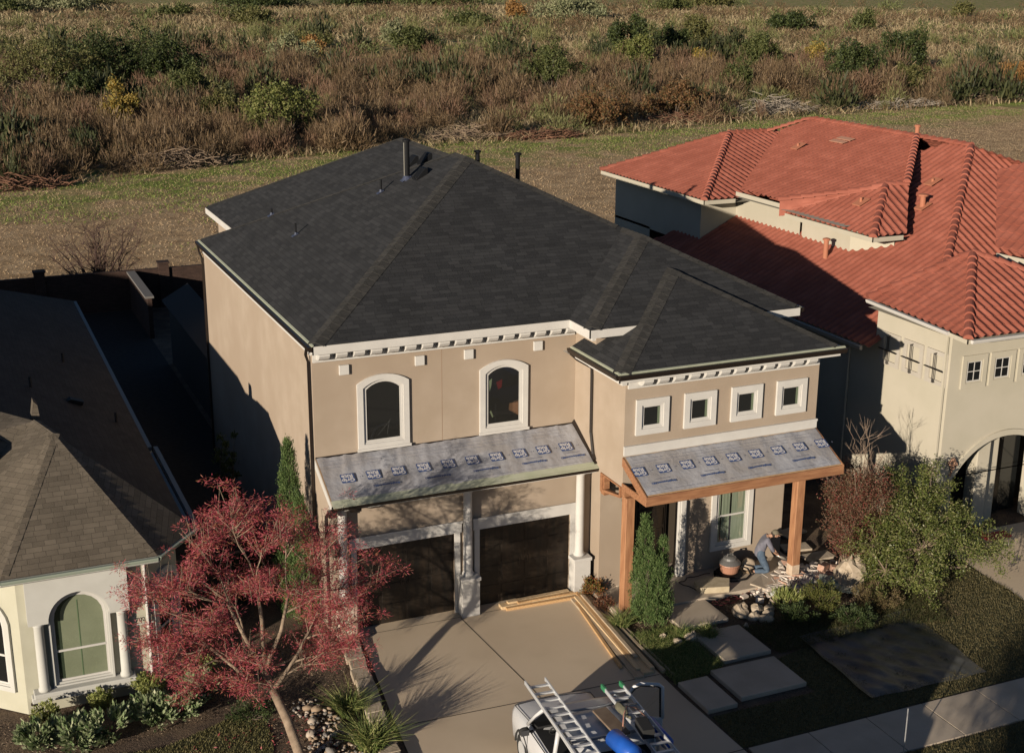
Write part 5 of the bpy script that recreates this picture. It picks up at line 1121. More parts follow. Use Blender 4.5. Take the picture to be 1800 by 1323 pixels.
for s_, u in ((-1, -1.35), (1, -1.35), (-1, 1.35), (1, 1.35)):
    mb = MB(); mb.tube([T(s_*.92, u, .32), T(s_*.72, u, .32)], .32, 20); mb.build('wheel', RUBB, car)
for s_ in (-1, 1): mb = MB(); mb.blob(T(s_*.62, -2.12, .68), (.14, .06, .08), amp=.02); mb.build('headlight', ALU, car)
TM = T_old
# ================================================================ kneeling worker
def skin_mesh(name, nodes, edges, mtl, parent, sub=2, root=0):
    me = bpy.data.meshes.new(name); me.from_pydata([n[0] for n in nodes], edges, []); o = bpy.data.objects.new(name, me); COL.objects.link(o)
    sk = o.modifiers.new('skin', 'SKIN'); sk.use_smooth_shade = True
    for i, n in enumerate(nodes):
        r_ = n[1]; me.skin_vertices[0].data[i].radius = (r_, r_) if not hasattr(r_, '__len__') else r_
        me.skin_vertices[0].data[i].use_root = (i == root)
    sb = o.modifiers.new('sub', 'SUBSURF'); sb.levels = sub; sb.render_levels = sub
    dg = bpy.context.evaluated_depsgraph_get(); m2 = bpy.data.meshes.new_from_object(o.evaluated_get(dg)); bpy.data.objects.remove(o)
    m2.name = name; m2.materials.clear()
    return _link(name, m2, mtl, parent, True, local=True)
PB = Vector((12.22, -2.42, .15)); PF = Vector((.90, -.436, 0)); PL = Vector((.436, .90, 0))
# body mesh is the person; coordinates are local to it
def q3(f, z, l=0): return PF*f+PL*l+Vector((0, 0, z))
SKIN = mat('skin', (.42, .24, .16), (.48, .28, .19), sc=9, rough=.6); SHIRT = mat('grey_blue_shirt', (.12, .12, .15), (.18, .175, .21), sc=7, rough=.9, bump=.5, bsc=9, bdist=.02); JEAN = mat('blue_jeans', (.055, .085, .13), (.10, .14, .19), sc=8, rough=.9, bump=.4, bsc=12)
N = [(q3(0, .60), .13), (q3(.05, .78), .13), (q3(.14, .98), .14), (q3(.24, 1.10), .07), (q3(.33, 1.15), .055), (q3(.38, 1.18), .085), (q3(.46, 1.17), .092), (q3(.50, 1.10), .06)]
E_ = [(0, 1), (1, 2), (2, 3), (3, 4), (4, 5), (5, 6), (6, 7)]
def chain(start, pts):
    p = start
    for c_, r_ in pts: N.append((c_, r_)); E_.append((p, len(N)-1)); p = len(N)-1
    return p
for s_ in (-1, 1):
    a_ = chain(2, [(q3(.20, 1.05, .17*s_), .065), (q3(.30, .84, .22*s_), .05), (q3(.40, .68, .15*s_), .036), (q3(.47, .60, .10*s_), .03)])
    for k_ in range(4): chain(a_, [(q3(.52, .60-.012*k_, .10*s_-.03+.02*k_), .011), (q3(.555, .57-.01*k_, .10*s_-.03+.02*k_), .009), (q3(.55, .54-.006*k_, .10*s_-.03+.02*k_), .008)])
    chain(a_, [(q3(.49, .61, .10*s_-.045*s_), .012), (q3(.52, .585, .10*s_-.06*s_), .010)])
    chain(0, [(q3(.03, .55, .11*s_), .10), (q3(.16 if s_ < 0 else .12, .30, .13*s_), .085), (q3(.26 if s_ < 0 else .20, .08, .13*s_), .065), (q3(.02, .07, .13*s_), .055), (q3(-.17, .07, .13*s_), .04), (q3(-.24, .05, .13*s_), .035)])
person = skin_mesh('person', N, E_, SKIN, None)
person.location = PB; ORG[person] = Vector((0, 0, 0)); tag(person, 'person in grey-blue shirt, jeans and cap kneeling at work beside the right porch post', 'person')
# face details joined as a child
mb = MB(); mb.blob(q3(.545, 1.135), (.02, .018, .02), amp=0, n=(8, 6))
for s_ in (-1, 1): mb.blob(q3(.43, 1.16, .09*s_), (.018, .012, .03), amp=0, n=(8, 6))
mb.build('nose_and_ears', SKIN, person, smooth=True, local=True)
mb = MB()
for s_ in (-1, 1): mb.blob(q3(.535, 1.165, .03*s_), .009, amp=0, n=(8, 6))
mb.blob(q3(.535, 1.09), (.012, .022, .006), amp=0, n=(8, 6)); mb.build('eyes_and_mouth', VENT, person, local=True)
mb = MB(); mb.blob(q3(.375, 1.19), (.085, .085, .09), amp=.04, n=(14, 9)); mb.build('hair', mat('dark_hair', (.03, .02, .015), rough=.8), person, smooth=True, local=True)
mb = MB(); mb.blob(q3(.42, 1.235), (.105, .105, .085), amp=.02, n=(16, 10)); br_ = [q3(.49+.0, 1.25, -.08), q3(.60, 1.19, -.06), q3(.63, 1.165, 0), q3(.60, 1.19, .06), q3(.49, 1.25, .08)]; mb.prism(br_, (0, 0, -.012)); mb.build('cap', mat('khaki_cap', (.16, .14, .10), rough=.9), person, smooth=False, local=True)
N = [(q3(-.05, .44), .15), (q3(.02, .74), .165), (q3(.13, .98), .165), (q3(.215, 1.075), .095)]; E_ = [(0, 1), (1, 2), (2, 3)]
for s_ in (-1, 1): chain(2, [(q3(.19, 1.05, .175*s_), .085), (q3(.30, .84, .225*s_), .068), (q3(.385, .705, .165*s_), .052)])
skin_mesh('shirt', N, E_, SHIRT, person)
N = [(q3(0, .60), .15), (q3(.05, .80), .135)]; E_ = [(0, 1)]
for s_ in (-1, 1): chain(0, [(q3(.03, .54, .11*s_), .125), (q3(.16 if s_ < 0 else .12, .30, .13*s_), .105), (q3(.26 if s_ < 0 else .20, .09, .13*s_), .085), (q3(.02, .085, .13*s_), .075), (q3(-.14, .08, .13*s_), .065)])
skin_mesh('jeans', N, E_, JEAN, person)
for s_ in (-1, 1):
    mb = MB(); mb.blob(q3(-.25, .06, .13*s_), (.13, .06, .055), amp=.05, n=(12, 8)); mb.build('boot', mat('tan_boot', (.25, .17, .10), rough=.8), person, smooth=True, local=True)
mb = MB(); mb.blob((12.05, -2.15, .30), (.22, .16, .17), seed=9, amp=.2, n=(14, 9)); tag(mb.build('tool_bag', mat('tan_canvas', (.40, .31, .22), (.5, .4, .3), sc=7, rough=.95), smooth=True), 'dusty tan sack behind the kneeling worker', 'bag')
gr = thing('angle_grinder', (12.75, -2.6, .5), 'grey power tool in the hands of the kneeling worker', 'power tool')
mb = MB(); a0 = PB+q3(.48, .56, -.05); mb.tube([a0, a0+PF*.16+Vector((0, 0, -.07)), a0+PF*.30+Vector((0, 0, -.14))], [.035, .04, .03], 10); mb.build('tool_body', GALV, gr, smooth=True)
mb = MB(); mb.tube([a0+PF*.30+Vector((0, 0, -.14)), a0+PF*.55+Vector((0, 0, -.30))], .014, 6); mb.build('bit', ALU, gr)
# ================================================================ garden plants
def unit(n, rg=rng):
    v = rg.normal(size=(n, 3)); return v/np.linalg.norm(v, axis=1)[:, None]
def leaves(P, L, W, D=None, bias=(0, 0, .3), rg=rng, fold=False):
    """diamond leaves at P with length L, width W; D = preferred directions"""
    n = len(P); L = np.broadcast_to(L, n); W = np.broadcast_to(W, n)
    d = unit(n, rg)*(.6 if D is not None else 1)+np.array(bias)
    if D is not None: d = d+D
    d /= np.linalg.norm(d, axis=1)[:, None]+1e-9
    s = np.cross(d, unit(n, rg)); s /= np.linalg.norm(s, axis=1)[:, None]+1e-9
    V = np.stack([P, P+d*(L*.5)[:, None]+s*(W/2)[:, None], P+d*L[:, None], P+d*(L*.5)[:, None]-s*(W/2)[:, None]], 1).reshape(-1, 3)
    return V, np.arange(4*n).reshape(-1, 4)
def cloud(c, r, ncl, nleaf, clr, rg, shell=.55, low=-1):
    """leaf positions: clusters spread through an ellipsoid"""
    d = unit(ncl, rg); d[:, 2] = np.where(d[:, 2] < low, -d[:, 2], d[:, 2]); rad = rg.uniform(shell, 1, ncl)**.8
    C_ = np.array(c)+d*rad[:, None]*np.array(r)
    k = rg.integers(0, ncl, nleaf); off = rg.normal(size=(nleaf, 3))*clr*rg.uniform(.5, 1.3, ncl)[k][:, None]
    return C_[k]+off, C_
def join(*parts):
    V = []; F = []; b = 0
    for v, f in parts: V.append(v); F.append(f+b); b += len(v)
    return np.concatenate(V), np.concatenate(F)
BARK = mat('grey_brown_bark', (.20, .145, .10), (.32, .24, .17), sc=6, rough=.9, bump=.4, bsc=25)
BARKD = mat('dark_bark', (.07, .05, .035), (.12, .09, .065), sc=6, rough=.9, bump=.4, bsc=25)
def limb(mb, p0, p1, r0, r1, rd, wob=.12, n=5, sag=0):
    p0 = Vector(p0); p1 = Vector(p1); L = (p1-p0).length; pts = [p0]
    for i in range(1, n):
        t = i/n; q_ = p0.lerp(p1, t)+Vector((rd.uniform(-1, 1), rd.uniform(-1, 1), rd.uniform(-1, 1)))*wob*L*.18+Vector((0, 0, sag*L*math.sin(t*math.pi))); pts.append(q_)
    pts.append(p1); mb.tube(pts, [r0+(r1-r0)*i/n for i in range(n+1)], 7 if r0 > .03 else 4); return pts
# ---- red tree beside the driveway
rt = thing('red_tree', (-2.32, -6.75, 0), 'small tree with crimson feathery leaves and bare upright twigs, left of the driveway', 'tree')
rd = random.Random(42); tb = MB(); cl = []; twigs = []
base = (-2.30, -6.75, -.05); fork = Vector((-2.62, -5.55, 1.35))
tb.tube([base, (-2.36, -6.55, .35), (-2.46, -6.1, .85), fork], [.135, .115, .105, .095], 10)
fork2 = Vector((-2.75, -5.35, 1.75)); tb.tube([fork, fork2], [.09, .07], 8)
targets = [(-5.0, -5.2, 2.9), (-4.9, -4.8, 3.6), (-4.6, -5.6, 4.2), (-4.0, -5.0, 4.9), (-3.3, -5.4, 5.55), (-3.2, -4.4, 4.9), (-2.5, -5.6, 4.9), (-1.9, -5.0, 4.8), (-1.3, -5.2, 4.2), (-.7, -4.9, 3.7), (-.1, -5.1, 3.25), (-.5, -5.3, 2.5), (-1.0, -5.8, 3.2), (-1.8, -5.8, 3.6), (-2.9, -6.0, 3.9), (-4.0, -6.0, 3.4), (-4.6, -5.4, 2.2), (-3.8, -4.8, 2.5), (-1.5, -5.0, 2.6), (-3.4, -4.6, 3.4), (-5.2, -5.3, 4.1), (-1.0, -4.4, 4.3), (-2.2, -4.3, 3.4), (-.8, -5.9, 2.2), (-3.3, -5.6, 2.3), (-3.3, -5.9, 1.75), (-4.3, -5.5, 1.75), (-1.7, -5.7, 1.9), (-1.0, -5.4, 2.0), (-4.9, -5.4, 2.5)]
majors = [(-3.9, -5.3, 2.55), (-3.45, -5.3, 3.5), (-2.8, -5.2, 3.9), (-2.1, -5.2, 3.4), (-1.5, -5.2, 2.75), (-2.0, -5.7, 2.3)]; nodes = []
for i, M1 in enumerate(majors):
    M1 = Vector(M1); st = fork if i in (0, 5, 4) else fork2; md = Vector(st).lerp(M1, .5)+Vector((rd.uniform(-.12, .12), rd.uniform(-.1, .1), .08 if i in (1, 2, 3) else -.12))
    tb.tube([st, md, M1], [.062, .045, .028], 8); nodes += [(md, .036), (md.lerp(M1, .5), .03), (M1, .026)]
for i, t in enumerate(targets):
    t = Vector(t); nd = min(nodes, key=lambda q: (q[0]-t).length+rd.uniform(0, .8)+(1.5 if q[0].z > t.z+.2 else 0)); st, r0 = nd; L = (t-st).length
    mid = Vector(st).lerp(t, .5)+Vector((rd.uniform(-.1, .1)*L, rd.uniform(-.1, .1)*L, rd.uniform(-.02, .08)*L))
    tb.tube([st, Vector(st).lerp(mid, .5)+Vector((rd.uniform(-.05, .05), rd.uniform(-.05, .05), rd.uniform(-.05, .05))), mid, mid.lerp(t, .5)+Vector((rd.uniform(-.08, .08), rd.uniform(-.08, .08), .04)), t], [r0*.8, r0*.65, r0*.5, r0*.35, .007], 6)
    nsub = 15
    for k_ in range(nsub):
        b0 = mid.lerp(t, rd.uniform(.05, 1)); dr_ = (t-mid).normalized()*.35+Vector((rd.uniform(-1, 1), rd.uniform(-1, 1), rd.uniform(-.2, 1.0)))*.75
        e0 = b0+dr_*rd.uniform(.45, .95); tb.tube([b0, b0.lerp(e0, .5)+Vector((0, 0, rd.uniform(-.04, .06))), e0], [.012, .009, .005], 4); cl.append(e0)
        cl.append(b0.lerp(e0, .55)); cl.append(e0+Vector((rd.uniform(-.2, .2), rd.uniform(-.2, .2), rd.uniform(-.1, .2))))
    cl.append(t)
    for k_ in range(6):
        b0 = t+Vector((rd.uniform(-.3, .3), rd.uniform(-.25, .25), 0)); tb.tube([b0, b0+Vector((rd.uniform(-.12, .12), rd.uniform(-.12, .12), rd.uniform(.3, .65)))], [.009, .004], 4)
cl = np.array([list(v) for v in cl]); 
tb.build('trunk', BARK, rt, smooth=True)
rg = np.random.default_rng(4); n = 56000; keep = rg.random(len(cl)) > .26; cl = cl[keep]
k_ = rg.integers(0, len(cl), n); dirs = unit(n, rg); dirs[:, 2] = dirs[:, 2]*.6-.05; off = dirs*rg.uniform(.02, .20, n)[:, None]
P = cl[k_]+off; org = np.array(rt.location)
V, F = leaves(P, rg.uniform(.05, .12, n), rg.uniform(.008, .017, n), D=dirs*1.2, bias=(0, 0, .1), rg=rg)
REDL = leafmat('crimson_leaves', [(.30, .035, .06), (.46, .08, .11), (.58, .15, .18), (.38, .055, .08), (.48, .15, .11), (.30, .045, .06), (.32, .19, .08), (.62, .19, .21)], trans=.3)
fast('crown', V-org, F, REDL, rt, local=True)
# ---- conifers
CONL = leafmat('conifer_green', [(.055, .10, .03), (.085, .14, .04), (.13, .19, .06), (.17, .22, .08), (.07, .115, .035)], trans=.15)
def conifer(loc, h, r0, lb, seed, tips, n=22000, lean=(0, 0)):
    root = thing('conifer', loc, lb, 'conifer', None); rg = np.random.default_rng(seed); mb = MB(); org = np.array(loc)
    PP = []; DD = []
    for (dx, dy, hh, rr) in tips:
        m_ = int(n*hh*rr/sum(t[2]*t[3] for t in tips)); ncl = int(m_/26); t = rg.uniform(0, 1, ncl)**1.15; an = rg.uniform(0, 2*np.pi, ncl); pr = np.minimum(1, (1-t)**.62*1.08)*np.minimum(1, .62+t*2.2)
        rr_ = rr*pr*rg.uniform(.45, 1.08, ncl); C_ = np.stack([dx+np.cos(an)*rr_+lean[0]*t*hh, dy+np.sin(an)*rr_+lean[1]*t*hh, .08+t*hh*.96], 1)
        k_ = rg.integers(0, ncl, m_); up = rg.uniform(-.04, .16, m_); out = np.stack([np.cos(an), np.sin(an), np.zeros(ncl)], 1)[k_]
        P_ = C_[k_]+rg.normal(size=(m_, 3))*.028+out*(up*.35)[:, None]; P_[:, 2] += up*1.0
        PP.append(P_); DD.append(out*.45+np.array([0, 0, 1.3]))
        mb.tube([(dx*.2, dy*.2, -.05), (dx, dy, hh*.25), (dx+lean[0]*hh, dy+lean[1]*hh, hh*.95)], [.06, .045, .01], 6)
    P_ = np.concatenate(PP); D_ = np.concatenate(DD); V, F = leaves(P_, rg.uniform(.035, .085, len(P_)), .017, D=D_, rg=rg)
    fast('crown', V, F, CONL, root, local=True); mb.build('trunk', BARKD, root, smooth=True, local=True); return root
conifer((-.62, .38, 0), 5.0, .5, 'tall slim green conifer against the left wall of the tan house', 5, [(0, 0, 5.0, .52), (.12, -.55, 3.6, .42)], n=42000)
conifer((7.95, -3.75, 0), 3.1, .6, 'bushy green conifer in front of the left porch post', 6, [(-.12, .2, 3.0, .38), (.30, -.02, 2.35, .30), (.08, -.2, 1.9, .36), (-.18, -.1, 2.1, .32), (.34, .18, 2.2, .24)], n=34000)
# ---- generic leafy shrub
def shrub(loc, r, h, m_, lb, cat, grp=None, n=2600, ll=.09, lw=.045, seed=1, ncl=40, clr=.06, name='shrub', up=.5, stems=True, tm=None, shell=.35):
    root = thing(name, loc, lb, cat, grp); rg = np.random.default_rng(seed)
    P_, C_ = cloud((0, 0, h*.55), (r, r, h*.5), ncl, n, clr, rg, shell=shell); P_[:, 2] = np.abs(P_[:, 2])+.01
    D_ = P_-np.array([0, 0, h*.2]); D_ /= np.linalg.norm(D_, axis=1)[:, None]+1e-6
    V, F = leaves(P_, rg.uniform(.6, 1.2, len(P_))*ll, rg.uniform(.7, 1.2, len(P_))*lw, D=D_, bias=(0, 0, up), rg=rg); fast('foliage', V, F, m_, root, local=True)
    if stems:
        mb = MB()
        for c_ in C_[:14]: mb.tube([(0, 0, -.03), (c_[0]*.5, c_[1]*.5, c_[2]*.45), tuple(c_)], [.018, .012, .005], 4)
        mb.build('stems', tm or BARKD, root, local=True)
    return root
VARI = leafmat('variegated_leaves', [(.20, .26, .12), (.32, .36, .20), (.15, .22, .09), (.46, .47, .30), (.11, .17, .06)], trans=.2)
YEL = leafmat('yellow_green_leaves', [(.32, .33, .10), (.24, .28, .08), (.38, .38, .15), (.18, .22, .06)], trans=.25)
G3 = 'variegated broad-leaved shrubs in the bed before the cream house'
for i, (x, y, r_, h, lb) in enumerate(((-7.45, -3.55, .42, .45, 'variegated shrub at the far left of the bed before the cream house'), (-6.75, -3.9, .45, .5, 'variegated shrub second from the left in the bed before the cream house'), (-6.05, -3.85, .5, .55, 'variegated shrub in the middle of the bed before the cream house'), (-4.98, -3.55, .48, .5, 'variegated shrub below the corner of the cream house'), (-4.35, -3.5, .5, .6, 'variegated shrub between the cream house corner and the red tree'), (-3.75, -3.0, .42, .6, 'variegated shrub half under the red tree branches'))):
    shrub((x, y, 0), r_*1.15, h*1.1, VARI, lb, 'shrub', G3, n=1300, ll=.17, lw=.07, seed=20+i, ncl=26, clr=.05)
G4 = 'round yellow-green shrubs against the cream house'
for i, (x, y, r_, h, lb) in enumerate(((-7.25, -2.85, .30, .62, 'leftmost ball of yellow-green leaves under the arched window'), (-6.0, -2.65, .28, .55, 'ball of yellow-green leaves under the middle of the arched window'), (-4.9, -2.55, .34, .7, 'yellow-green ball shrub at the corner of the cream house'), (-3.6, -2.5, .4, .75, 'yellow-green shrub half hidden behind the red tree'))):
    shrub((x, y, 0), r_, h, YEL, lb, 'shrub', G4, n=2200, ll=.06, lw=.03, seed=40+i, ncl=60, clr=.035, stems=False)
OLV = leafmat('olive_leaves', [(.10, .12, .03), (.15, .15, .04), (.20, .18, .06), (.07, .09, .025)], trans=.2)
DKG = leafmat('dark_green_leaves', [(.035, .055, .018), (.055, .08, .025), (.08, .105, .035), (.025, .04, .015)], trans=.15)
shrub((-2.9, -4.3, 0), .55, .35, DKG, 'low dark shrub mound left of the tree trunk', 'shrub', seed=60, n=2000, ll=.05, lw=.03)
shrub((7.25, -1.75, .0), .33, .5, leafmat('nandina', [(.30, .07, .03), (.14, .16, .04), (.36, .14, .05), (.10, .13, .035)]), 'small red and green shrub between the garage and the left porch post', 'shrub', seed=61, n=1600, ll=.07, lw=.03)
shrub((7.2, -2.55, .0), .28, .3, leafmat('reddish_low', [(.16, .05, .03), (.10, .05, .03), (.2, .1, .05)]), 'low dark red plant beside the left post base', 'plant', seed=62, n=900, ll=.06, lw=.03)
shrub((12.55, -4.85, 0), .55, .75, OLV, 'olive feathery shrub in front of the rubble heap', 'shrub', seed=63, n=5000, ll=.07, lw=.02, ncl=70)
shrub((11.78, -4.45, 0), .34, .45, YEL, 'bright yellow-green plant left of the olive feathery shrub', 'plant', seed=64, n=700, ll=.2, lw=.035, up=1.0)
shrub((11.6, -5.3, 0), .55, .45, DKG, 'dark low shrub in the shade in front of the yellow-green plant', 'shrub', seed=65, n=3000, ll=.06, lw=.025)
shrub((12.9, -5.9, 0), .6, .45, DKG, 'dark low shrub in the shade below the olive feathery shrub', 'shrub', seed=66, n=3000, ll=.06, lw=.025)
shrub((14.1, -5.3, 0), .65, .6, leafmat('dry_shrub', [(.17, .12, .06), (.12, .11, .04), (.22, .16, .09)]), 'dry brown-green shrub in front of the boulder', 'shrub', seed=67, n=4500, ll=.06, lw=.018)
shrub((15.2, -3.6, 0), .5, .9, leafmat('rusty_shrub', [(.22, .12, .05), (.15, .12, .04), (.12, .13, .04)]), 'rust-tinged shrub behind the boulder', 'shrub', seed=68, n=3500, ll=.07, lw=.025)
shrub((.0+13.9, 1.5, 0), .35, 1.7, leafmat('pale_strap', [(.3, .33, .22), (.2, .25, .14)]), 'pale strappy plant in the dark passage behind the right porch post', 'plant', seed=69, n=260, ll=.28, lw=.03)
for i, (x, y, r_, h) in enumerate(((-1.6, 1.6, .5, 1.3), (-.9, 3.2, .45, 1.2), (-1.1, 6.0, .4, 3.5))):
    shrub((x, y, 0), r_, h, DKG, ['dark shrub in the passage behind the side gate', 'dark shrub against the left wall in the shaded passage', 'tall dark evergreen deep in the shaded left passage'][i], 'shrub', seed=70+i, n=3000)
# ---- spiky grass clumps
def clump(loc, h, n, w, m_, lb, grp=None, lean=.9, seed=1, spread=.1, name='grass_clump', cat='ornamental grass'):
    rg = np.random.default_rng(seed); a_ = rg.uniform(0, 2*np.pi, n); r_ = np.sqrt(rg.uniform(0, 1, n))*spread
    P_ = np.stack([np.cos(a_)*r_, np.sin(a_)*r_, np.zeros(n)], 1); V, F = blades(P_, rg.uniform(.6, 1.15, n)*h, np.full(n, w), lean, rg)
    # third drooping segment
    o = fast(name, V, F, m_); o.location = loc; return tag(o, lb, cat, grp)
SPK = leafmat('spiky_green', [(.10, .15, .04), (.16, .21, .06), (.26, .28, .09), (.36, .35, .14), (.07, .11, .03)], trans=.2)
G5 = 'spiky grass clumps left of the driveway edging'
clump((-.78, -5.05, 0), .62, 420, .028, SPK, 'round spiky grass clump, the one nearer the garage', G5, seed=1, spread=.18)
clump((-.72, -6.65, 0), .72, 620, .028, SPK, 'big spiky grass clump at the bottom edge of the photo', G5, seed=2, spread=.26)
clump((7.15, -3.62, 0), .42, 360, .02, SPK, 'spiky grass clump at the foot of the left porch post', 'spiky clumps by the stepping slabs', seed=3, spread=.22)
clump((8.95, -5.05, 0), .34, 300, .02, SPK, 'small spiky grass clump at the front corner of the sunlit slab', 'spiky clumps by the stepping slabs', seed=4, spread=.2)
clump((8.35, -4.75, 0), .3, 160, .018, SPK, 'small spiky grass clump left of the sunlit slab', 'spiky clumps by the stepping slabs', seed=5, spread=.2)
tag(grass('ground_cover', [(6.95, -6.8), (7.9, -6.7), (8.5, -6.5), (8.5, -4.6), (8.3, -4.2), (7.1, -4.2)], 9000, .12, .014, SPK, z=0, lean=1.2), 'dark low ground cover between the driveway and the slabs', 'ground cover')
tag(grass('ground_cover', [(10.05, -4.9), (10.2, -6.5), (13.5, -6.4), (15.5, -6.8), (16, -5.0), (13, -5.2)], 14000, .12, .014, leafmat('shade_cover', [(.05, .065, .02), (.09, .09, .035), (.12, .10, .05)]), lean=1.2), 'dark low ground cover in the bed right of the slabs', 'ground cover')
# twig litter on mulch
def litter(name, poly, n, m_, lb, L=.07, w=.012):
    P_ = scatter(poly, n); P_[:, 2] = rng.uniform(0, .03, len(P_)); D_ = unit(len(P_)); D_[:, 2] *= .15; V, F = leaves(P_, rng.uniform(.4, 1.3, len(P_))*L, w, D=D_*3, bias=(0, 0, .05)); tag(fast(name, V, F, m_), lb, 'litter', kind='stuff')
LIT = leafmat('bark_chips', [(.10, .06, .04), (.18, .12, .08), (.28, .2, .13), (.07, .045, .03), (.34, .26, .18)], trans=0)
litter('bark_litter', [(-9, -2.2), (-4.5, -2.2), (-3.6, -1.2), (-.2, -1.0), (-.4, -8), (-2.6, -8), (-2.6, -3.9), (-9, -4.6)], 16000, LIT, 'loose bark chips on the left flower bed')
litter('bark_litter', [(7, -1.6), (7.4, -3.3), (14, -3.2), (17, -3.5), (16, -6.6), (10.1, -6.4), (10.1, -4.6), (7, -6.6)], 22000, LIT, 'loose bark chips and twigs on the right flower bed')
litter('fallen_leaves', [(-5, -5), (-2.6, -4.4), (-.9, -4.2), (-.6, -6.5), (-2.6, -7), (-5, -6)], 420, REDL, 'fallen crimson leaves under the red tree', .09, .03)
# ---- red-twigged bush by the right post
tb2 = thing('twiggy_bush', (14.75, -3.35, 0), 'tall half-bare bush with dull red leaves and grey twigs, right of the porch', 'bush'); rd = random.Random(8); mb = MB(); cs = []; b0_ = Vector((14.75, -3.35, -.02))
for i in range(34):
    a_ = rd.uniform(0, 6.28); r_ = rd.uniform(.1, .8); top = rd.uniform(2.5, 3.4) if r_ < .5 else rd.uniform(1.9, 3.0)
    if i < 9: r_ = rd.uniform(.0, .35); top = rd.uniform(3.4, 4.3)
    t = Vector((14.75+r_*math.cos(a_), -3.35+r_*math.sin(a_), top)); pts = limb(mb, b0_+Vector((rd.uniform(-.1, .1), rd.uniform(-.1, .1), 0)), t, .022, .006, rd, .5, 6)
    for k_ in range(9):
        j_ = rd.randint(2, 6); s0 = pts[min(j_, len(pts)-1)]; e0 = s0+Vector((rd.uniform(-.4, .4), rd.uniform(-.4, .4), rd.uniform(.1, .55))); mb.tube([s0, e0], [.006, .003], 3)
        if e0.z < 3.15 and e0.z > .6: cs.append(e0); cs.append(s0.lerp(e0, .5))
        for q_ in range(2): mb.tube([s0.lerp(e0, .6), e0+Vector((rd.uniform(-.2, .2), rd.uniform(-.2, .2), rd.uniform(0, .25)))], [.004, .0025], 3)
mb.build('branches', mat('grey_twigs', (.20, .14, .10), (.30, .22, .16), sc=5, rough=.9), tb2)
cs = np.array([list(v) for v in cs]); rg = np.random.default_rng(9); n = 40000; P_ = cs[rg.integers(0, len(cs), n)]+rg.normal(size=(n, 3))*.13; V, F = leaves(P_, .07, .028, rg=rg)
fast('foliage', V-np.array(tb2.location), F, leafmat('dull_red_leaves', [(.14, .06, .04), (.18, .085, .055), (.13, .08, .045), (.24, .05, .045), (.12, .10, .05), (.16, .12, .07)]), tb2, local=True)
# ---- big loose green tree in front of the red house
gt_ = thing('green_tree', (16.2, -4.6, 0), 'broad low tree with glossy light green leaves in front of the tile-roofed house', 'tree'); rd = random.Random(18); mb = MB(); cs = []; b0_ = Vector((16.3, -4.5, -.02))
lob = [((15.0, -4.1, 1.15), .85, 30), ((15.9, -4.9, 1.25), 1.0, 46), ((16.9, -5.0, 1.2), 1.05, 46), ((17.6, -4.4, 1.3), .85, 30), ((16.6, -4.0, 1.9), .85, 34), ((15.6, -3.9, 1.8), .7, 24), ((17.2, -3.8, 2.15), .6, 20), ((16.2, -3.3, 2.6), .42, 12), ((18.0, -5.3, .9), .6, 14), ((14.7, -4.9, .8), .7, 20), ((15.4, -5.5, .7), .65, 18), ((17.2, -3.5, 2.9), .3, 7)]
for c_, r_, m_ in lob:
    mid = Vector(c_); limb(mb, b0_, mid, .07, .025, rd, .5, 5)
    for k_ in range(m_):
        d_ = Vector((rd.gauss(0, 1), rd.gauss(0, 1), rd.gauss(.15, .8))).normalized()*r_*rd.uniform(.5, 1.22); e0 = mid+d_
        if e0.z < .15: e0.z = rd.uniform(.2, .5)
        mb.tube([mid, mid.lerp(e0, .5)+Vector((0, 0, .05)), e0], [.014, .009, .004], 4); cs += [e0, mid.lerp(e0, .7), e0+d_*.12]
mb.build('trunk', BARK, gt_)
cs = np.array([list(v) for v in cs]); rg = np.random.default_rng(19); n = 44000; P_ = cs[rg.integers(0, len(cs), n)]+rg.normal(size=(n, 3))*.10; V, F = leaves(P_, rg.uniform(.05, .095, n), rg.uniform(.022, .04, n), rg=rg, bias=(-.1, -.1, .3))
fast('crown', V-np.array(gt_.location), F, leafmat('glossy_green', [(.09, .12, .03), (.15, .18, .045), (.21, .225, .065), (.06, .085, .022), (.28, .27, .12)], rough=.4, trans=.25), gt_, local=True)
shrub((17.8, -2.3, 0), .45, 1.9, OLV, 'thin upright shrub against the left wall of the tile-roofed house', 'shrub', seed=81, n=1800, ll=.08, lw=.035, ncl=40)
# red garden chair glimpsed behind the tree
ch = thing('garden_lounger', (20.1, -3.4, 0), 'red cushioned lounger behind the green tree', 'lounger'); mb = MB(); mb.box(19.6, -3.6, .3, 20.5, -3.2, .38); mb.prism([(19.6, -3.6, .34), (19.6, -3.2, .34), (19.25, -3.2, .7), (19.25, -3.6, .7)], (0, 0, .08)); mb.build('cushion', mat('red_cushion', (.35, .04, .04), rough=.8), ch, bevel=.02)
mb = MB()
for x in (19.65, 20.45):
    for y in (-3.55, -3.25): mb.tube([(x, y, 0), (x, y, .3)], .02, 6)
mb.build('frame', GALV, ch)
